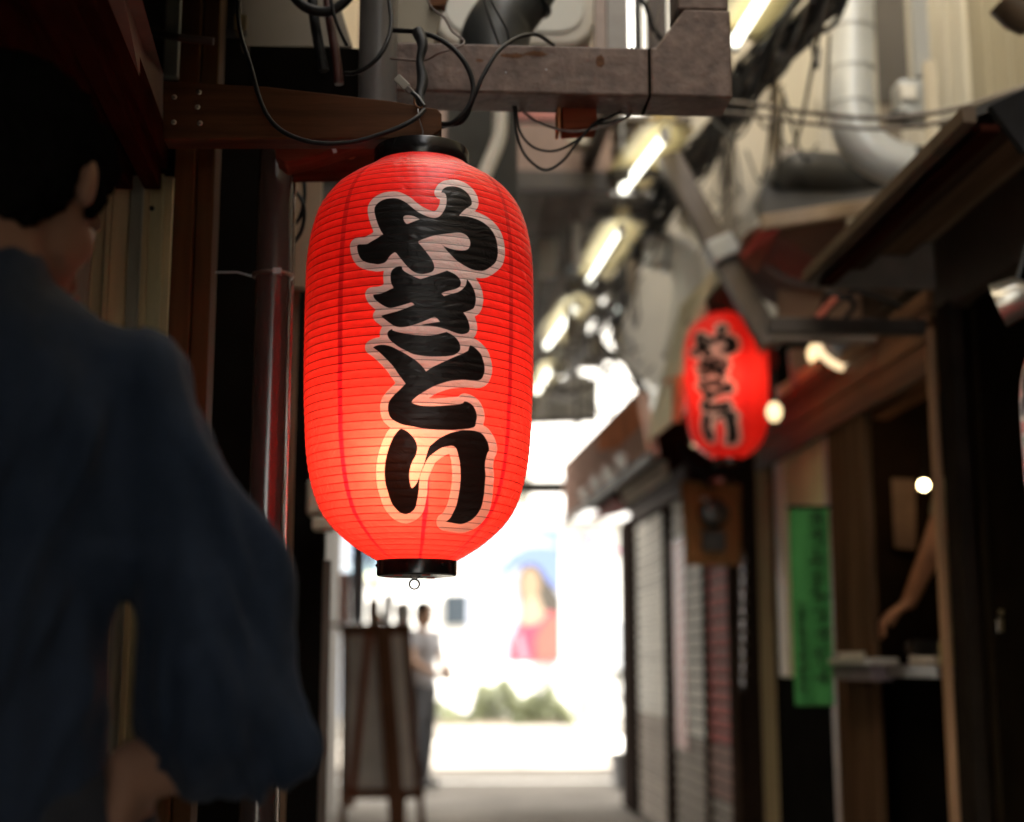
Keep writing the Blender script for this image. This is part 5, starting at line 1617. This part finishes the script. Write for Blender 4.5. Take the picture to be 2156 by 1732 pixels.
def hand_parts(wrist, d, palm_n, s=1.0, curl=.6, side=1):
    """palm, four unequal bent fingers and a thumb, starting at the wrist and heading along d; palm_n is the palm's normal"""
    d = Vector(d).normalized()
    n_ = Vector(palm_n).normalized()
    n_ = (n_ - d * n_.dot(d)).normalized()
    sd = d.cross(n_) * side
    out = []
    for k in (-1, -.33, .33, 1):
        out.append(('c', wrist + sd * k * .016 * s, .015 * s, wrist + d * .085 * s + sd * k * .030 * s, .0115 * s))
    L_ = {-1: .066, -.33: .078, .33: .082, 1: .072}
    for k in (-1, -.33, .33, 1):
        p = wrist + d * .088 * s + sd * k * .030 * s
        dd_ = d.copy()
        for j, fr_ in enumerate((.45, .32, .23)):
            ang = curl * (.5 + .5 * j)
            dd_ = (dd_ * math.cos(ang) + n_ * math.sin(ang)).normalized() if j else (d * math.cos(curl * .4) + n_ * math.sin(curl * .4)).normalized()
            q = p + dd_ * L_[k] * fr_ * s
            out.append(('c', p, .0092 * s - j * .0008, q, .0085 * s - j * .0008))
            p = q
    p = wrist + d * .025 * s - sd * .024 * s
    q = p + (d * .6 - sd * .7 + n_ * .5).normalized() * .042 * s
    r_ = q + (d * .9 + n_ * .5 - sd * .1).normalized() * .034 * s
    out += [('c', p, .014 * s, q, .011 * s), ('c', q, .011 * s, r_, .009 * s)]
    return out


def head_parts(c, face, up, s=1.0, ears=(1, -1)):
    """skull, jaw, nose, lips, chin, ears; face = direction the face looks to"""
    f = Vector(face).normalized()
    u = (Vector(up) - f * Vector(up).dot(f)).normalized()
    r_ = f.cross(u)
    R = Matrix((r_, f, u)).transposed()
    c = Vector(c)
    T = lambda x, y, z: c + (r_ * x + f * y + u * z) * s
    out = [('e', T(0, -.008, .030), (.074 * s, .092 * s, .086 * s), R), ('e', T(0, .018, -.030), (.061 * s, .070 * s, .075 * s), R), ('e', T(0, .050, -.075), (.036 * s, .034 * s, .030 * s), R),
           ('c', T(0, .080, .004), .010 * s, T(0, .102, -.030), .013 * s), ('e', T(0, .086, -.056), (.024 * s, .012 * s, .010 * s), R),
           ('e', T(.030, .074, .018), (.020 * s, .012 * s, .009 * s), R), ('e', T(-.030, .074, .018), (.020 * s, .012 * s, .009 * s), R),
           ('e', T(.040, .046, -.030), (.018 * s, .024 * s, .024 * s), R), ('e', T(-.040, .046, -.030), (.018 * s, .024 * s, .024 * s), R)]
    for e in ears:
        Re = R @ Matrix.Rotation(e * .35, 3, 'Z')
        out.append(('e', T(e * .078, -.004, -.012), (.008 * s, .015 * s, .027 * s), Re))
        out.append(('e', T(e * .083, -.010, -.006), (.0065 * s, .012 * s, .021 * s), Re))
    return out, R, T


def fabric(name, col, col2=None):
    m = mat(name, col, .85, .15, 60, .15, 0, (1, 1, 1), .2)
    b = m.node_tree.nodes['Principled BSDF']
    b.inputs['Sheen Weight'].default_value = .04
    return m


SKIN = mat('skin', (.18, .09, .055), .8, .08, 20, .05)
HAIR = mat('black_hair', (.005, .0045, .004), .95, .5, 160, .6, spec=0, stretch=(1, 1, .3))


def person(label, J, shirt_m, trouser_m, skin=SKIN, s=1.0, voxel=.012, group=None, shirt_disp=None, sleeve_parts=None, hair_long=False, sleeve_to=.9, fingers=True):
    """J: joint name -> world position; 'face' and 'up' are directions"""
    root = thing('person', label, 'person', (J['pelvis'].x, J['pelvis'].y, 0), group)
    c = J['head']
    hp, R, T = head_parts(c, J['face'], J['up'], s)
    neck_b = J['chest'] + Vector((0, 0, .13 * s))
    body = list(hp) + [('c', T(0, -.02, -.06), .052 * s, neck_b, .058 * s)]
    body += [('c', neck_b, .07 * s, J['pelvis'], .085 * s), ('c', J['sh_l'], .045 * s, J['sh_r'], .045 * s)]
    for k in ('l', 'r'):
        body += [('c', J['sh_' + k], .047 * s, J['el_' + k], .037 * s), ('c', J['el_' + k], .037 * s, J['wr_' + k], .026 * s)]
        body += hand_parts(J['wr_' + k], J['hd_' + k], J['pn_' + k], s, .6, 1 if k == 'l' else -1)
        body += [('c', J['hip_' + k], .075 * s, J['kn_' + k], .05 * s), ('c', J['kn_' + k], .05 * s, J['an_' + k], .034 * s)]
    blobs('body', body, skin, root, voxel if not fingers else min(voxel, .0065), 3)
    # hair cap
    hairp = [('e', T(0, -.020, .050), (.080 * s, .094 * s, .082 * s), R), ('e', T(0, -.055, -.010), (.070 * s, .054 * s, .075 * s), R), ('e', T(0, -.062, -.050), (.058 * s, .040 * s, .050 * s), R), ('e', T(.048, -.036, -.004), (.032 * s, .044 * s, .060 * s), R), ('e', T(-.048, -.036, -.004), (.032 * s, .044 * s, .060 * s), R), ('e', T(.036, -.052, -.045), (.036 * s, .036 * s, .050 * s), R), ('e', T(-.036, -.052, -.045), (.036 * s, .036 * s, .050 * s), R)]
    if not hair_long:
        hairp += [('e', T(.062, .030, .018), (.013 * s, .014 * s, .040 * s), R), ('e', T(-.062, .030, .018), (.013 * s, .014 * s, .040 * s), R), ('e', T(.046, .026, .062), (.030 * s, .046 * s, .040 * s), R), ('e', T(-.046, .026, .062), (.030 * s, .046 * s, .040 * s), R), ('e', T(.062, -.010, .036), (.020 * s, .05 * s, .035 * s), R), ('e', T(-.062, -.010, .036), (.020 * s, .05 * s, .035 * s), R)]
    else:
        hairp += [('c', T(0, -.06, .0), .07 * s, T(0, -.07, -.10), .06 * s)]
    blobs('hair', hairp, HAIR, root, voxel * .6, 2, lambda p: .004 * noise.noise(p * 90) + .003 * noise.noise(p * 220))
    eye = MB()
    for e in (1, -1):
        eye.ball(T(e * .029, .0745, .006), .0095 * s, 8)
    eye.build('eyes', mat('eye_white', (.6, .58, .55), .2), root)
    mo = MB().tube([T(-.022, .0965, -.056), T(0, .099, -.057), T(.022, .0965, -.056)], .0028 * s, 6)
    mo.build('mouth', mat('lips', (.35, .12, .10), .5), root)
    # clothes
    tw, cz = J.get('torso_w', 1.), J.get('collar', 0)
    shp = [('e', J['chest'], (.185 * s * tw, .125 * s, .17 * s * J.get('chest_h', 1.)), J.get('torso_rot')), ('e', (J['chest'] + J['pelvis']) / 2, (.165 * s * tw, .12 * s, .20 * s), J.get('torso_rot')),
           ('e', J['pelvis'] + Vector((0, 0, .02)), (.172 * s * tw, .125 * s, .13 * s), J.get('torso_rot')), ('c', J['sh_l'], .062 * s, J['sh_r'], .062 * s),
           ('c', neck_b + Vector((0, 0, -.04 - cz)), .085 * s, neck_b + Vector((0, 0, -.012 - cz)), .066 * s)]
    if sleeve_parts:
        shp += sleeve_parts
    else:
        for k in ('l', 'r'):
            shp += [('c', J['sh_' + k], .066 * s, J['sh_' + k].lerp(J['el_' + k], sleeve_to), .055 * s)]
    blobs('shirt', shp, shirt_m, root, voxel, 8, shirt_disp)
    tr = []
    for k in ('l', 'r'):
        tr += [('c', J['hip_' + k], .098 * s, J['kn_' + k], .072 * s), ('c', J['kn_' + k], .072 * s, J['an_' + k] + Vector((0, 0, .03)), .06 * s)]
    tr += [('e', J['pelvis'] - Vector((0, 0, .03)), (.165 * s, .118 * s, .12 * s), J.get('torso_rot'))]
    blobs('trousers', tr, trouser_m, root, voxel * 1.4, 4)
    for k in ('l', 'r'):
        a = J['an_' + k]
        f_ = Vector((J['face'].x, J['face'].y, 0)).normalized()
        sh = blobs('shoe', [('c', Vector((a.x, a.y, .045)), .042 * s, Vector((a.x, a.y, .036)) + f_ * .15 * s, .034 * s)], mat('black_shoe', (.015, .014, .013), .4), root, .012, 2)
    return root


# the man in the blue shirt, bent over his work at the stall
Ym = 1.30
pel = Vector((P(-130, 1390, Ym).x, Ym + .02, .92))
che = P(-90, 860, Ym)
che.y = Ym
J = dict(head=P(38, 408, Ym + .06), face=Vector((.30, .88, -.40)), up=Vector((0, .3, 1)), chest=Vector((che.x, Ym, che.z)), pelvis=pel,
         sh_r=P(290, 830, Ym), sh_l=P(-440, 830, Ym + .04), el_r=P(545, 1575, Ym + .03), el_l=P(-470, 1450, Ym + .12), wr_r=P(284, 1618, Ym - .01), wr_l=P(-120, 1600, Ym + .36),
         hd_r=Vector((-.10, .05, -.9)), hd_l=Vector((.35, .7, -.3)), pn_r=Vector((-1, .2, .1)), pn_l=Vector((0, 0, -1)),
         hip_r=pel + Vector((.10, 0, -.04)), hip_l=pel + Vector((-.10, 0, -.04)), kn_r=Vector((pel.x + .12, Ym + .04, .48)), kn_l=Vector((pel.x - .12, Ym + .06, .48)),
         an_r=Vector((pel.x + .12, Ym + .0, .08)), an_l=Vector((pel.x - .12, Ym + .03, .08)), torso_rot=Matrix.Rotation(.25, 3, 'Z'), torso_w=.86, collar=.003, chest_h=.82)
pm = mpp(300, 1200, Ym)
Q = lambda x, y, dy=0.: P(x, y, Ym + dy)
sleeve = [('c', Q(60, 735), .040, Q(180, 752), .042), ('c', Q(180, 752), .042, Q(285, 790), .046), ('c', Q(285, 800), 112 * pm, Q(385, 1000), 128 * pm), ('c', Q(385, 1000), 128 * pm, Q(436, 1260), 158 * pm), ('c', Q(436, 1260), 158 * pm, Q(462, 1480), 192 * pm),
          ('c', Q(500, 1400), 125 * pm, Q(632, 1600, -.01), 80 * pm), ('c', Q(400, 1560), 110 * pm, Q(520, 1640), 75 * pm), ('c', Q(360, 1520), 95 * pm, Q(400, 1600), 85 * pm),
          ('e', Q(470, 1450), (175 * pm, .07, 200 * pm)),
          ('c', J['sh_l'], .07, J['el_l'], .07),
          ('c', Q(-90, 665), .050, Q(20, 730), .045), ('c', Q(-90, 730), .07, Q(150, 790), .058), ('c', Q(150, 790), .055, Q(285, 800), .052), ('c', Q(-90, 900), .13, Q(30, 1000), .105), ('c', Q(110, 930), .10, Q(165, 1235), .043), ('c', Q(270, 900), .058, Q(275, 1130), .052), ('c', Q(128, 1180), .046, Q(116, 1900), .047), ('c', Q(-60, 1300), .12, Q(-60, 1900), .12)]


def folds(p):
    q = proj(np.array([tuple(p)]))[0]
    x, y = q
    # soft folds running from the shoulder down the back and along the sleeve
    kk = min(1, max(0, (x - 180) / 240))
    u = (x - 300) * .9 + (y - 760) * (.30 - .64 * kk * kk * (3 - 2 * kk))
    a = noise.noise(Vector((u * .013, y * .0022, 3.1))) * .032 * min(1, max(.15, (y - 700) / 250)) + noise.noise(Vector((u * .03, y * .005, 7.7))) * .013 * min(1, max(.2, (y - 700) / 200))
    a += math.exp(-((x - (250 - (y - 900) * .02)) / 32) ** 2) * (-.024) * min(1, max(0, (y - 780) / 200))
    a -= (abs(noise.noise(Vector((u * .02, y * .003, 12.3)))) ** .6) * .011 * min(1, max(.1, (y - 720) / 220))
    a = max(a, -.013)
    if y > 1150:
        a *= min(1, abs(x - 240) / 110)
    return a


navy = fabric('navy_cotton', (.012, .020, .037))
man = person('man in a loose dark blue shirt seen from behind, bent over his work', J, navy, fabric('dark_trousers', (.015, .016, .02)), s=1.03, voxel=.009, shirt_disp=folds, sleeve_parts=sleeve)
man['label'] = 'person in a loose dark blue shirt seen from behind, head bent, beside the big lantern'

# someone standing in the bright street
Yk = 12.2
b = P(886, 1565, Yk)
bx_, k_ = b.x, 1.0
up = Vector((0, 0, 1))
ht = P(905, 1265, Yk).z
k_ = ht / 1.68


def standing(x, y, k, face, wr_r=None, wr_l=None):
    f = Vector(face).normalized()
    r_ = f.cross(up)
    o_ = Vector((x, y, 0))
    T = lambda a, b, c: o_ + (r_ * a + f * b) * k + Vector((0, 0, c * k))
    return dict(head=T(0, .03, 1.55), face=f + Vector((0, 0, -.1)), up=up, chest=T(0, 0, 1.25), pelvis=T(0, 0, .93), sh_r=T(.17, 0, 1.36), sh_l=T(-.17, 0, 1.36),
                el_r=T(.22, 0, 1.08) if wr_r is None else T(*wr_r[0]), el_l=T(-.22, 0, 1.08) if wr_l is None else T(*wr_l[0]),
                wr_r=T(.22, .10, .86) if wr_r is None else T(*wr_r[1]), wr_l=T(-.22, .1, .86) if wr_l is None else T(*wr_l[1]),
                hd_r=(T(*wr_r[2]) - T(*wr_r[1])) if wr_r else Vector((0, 0, -1)), hd_l=(T(*wr_l[2]) - T(*wr_l[1])) if wr_l else Vector((0, 0, -1)),
                pn_r=-r_, pn_l=r_, hip_r=T(.09, 0, .88), hip_l=T(-.09, 0, .88), kn_r=T(.10, .02, .48), kn_l=T(-.10, .0, .48), an_r=T(.10, 0, .08), an_l=T(-.10, -.04, .08),
                torso_rot=Matrix((r_, f, up)).transposed())


J2 = standing(bx_, Yk, k_, (.75, -.65, 0), wr_r=((.24, .10, 1.12), (.14, .30, 1.02), (.10, .36, 1.0)), wr_l=((-.24, .05, 1.10), (-.10, .26, 1.05), (-.02, .32, 1.03)))
p2 = person('person in grey clothes with bare arms standing near the street end behind the wooden screen', J2, fabric('mid_grey_top', (.26, .25, .26)), fabric('charcoal_trousers', (.07, .07, .075)), skin=mat('sunlit_skin', (.42, .24, .15), .5), s=k_, voxel=.016, sleeve_to=.45)  # brighter skin copy, the sunlight is put into its colour
# someone working behind the shop counter
J3 = standing(1.85, 4.70, 1.0, (-1, -.1, 0))
J3['sh_l'] = PX(2005, 1040, 1.74)
J3['el_l'] = PX(1958, 1165, 1.66)
J3['wr_l'] = PX(1914, 1268, 1.60)
J3['hd_l'] = Vector((-.3, .0, -.2))
J3['pn_l'] = Vector((0, 0, -1))
p3 = person('person in a cream top reaching over the shop counter', J3, fabric('cream_cotton', (.42, .34, .20)), fabric('dark_apron_trousers', (.03, .03, .03)), skin=mat('lamplit_skin', (.50, .23, .12), .5), s=1.0, voxel=.012, sleeve_to=.3)  # brighter skin copy, the lamp's warm light is put into its colour
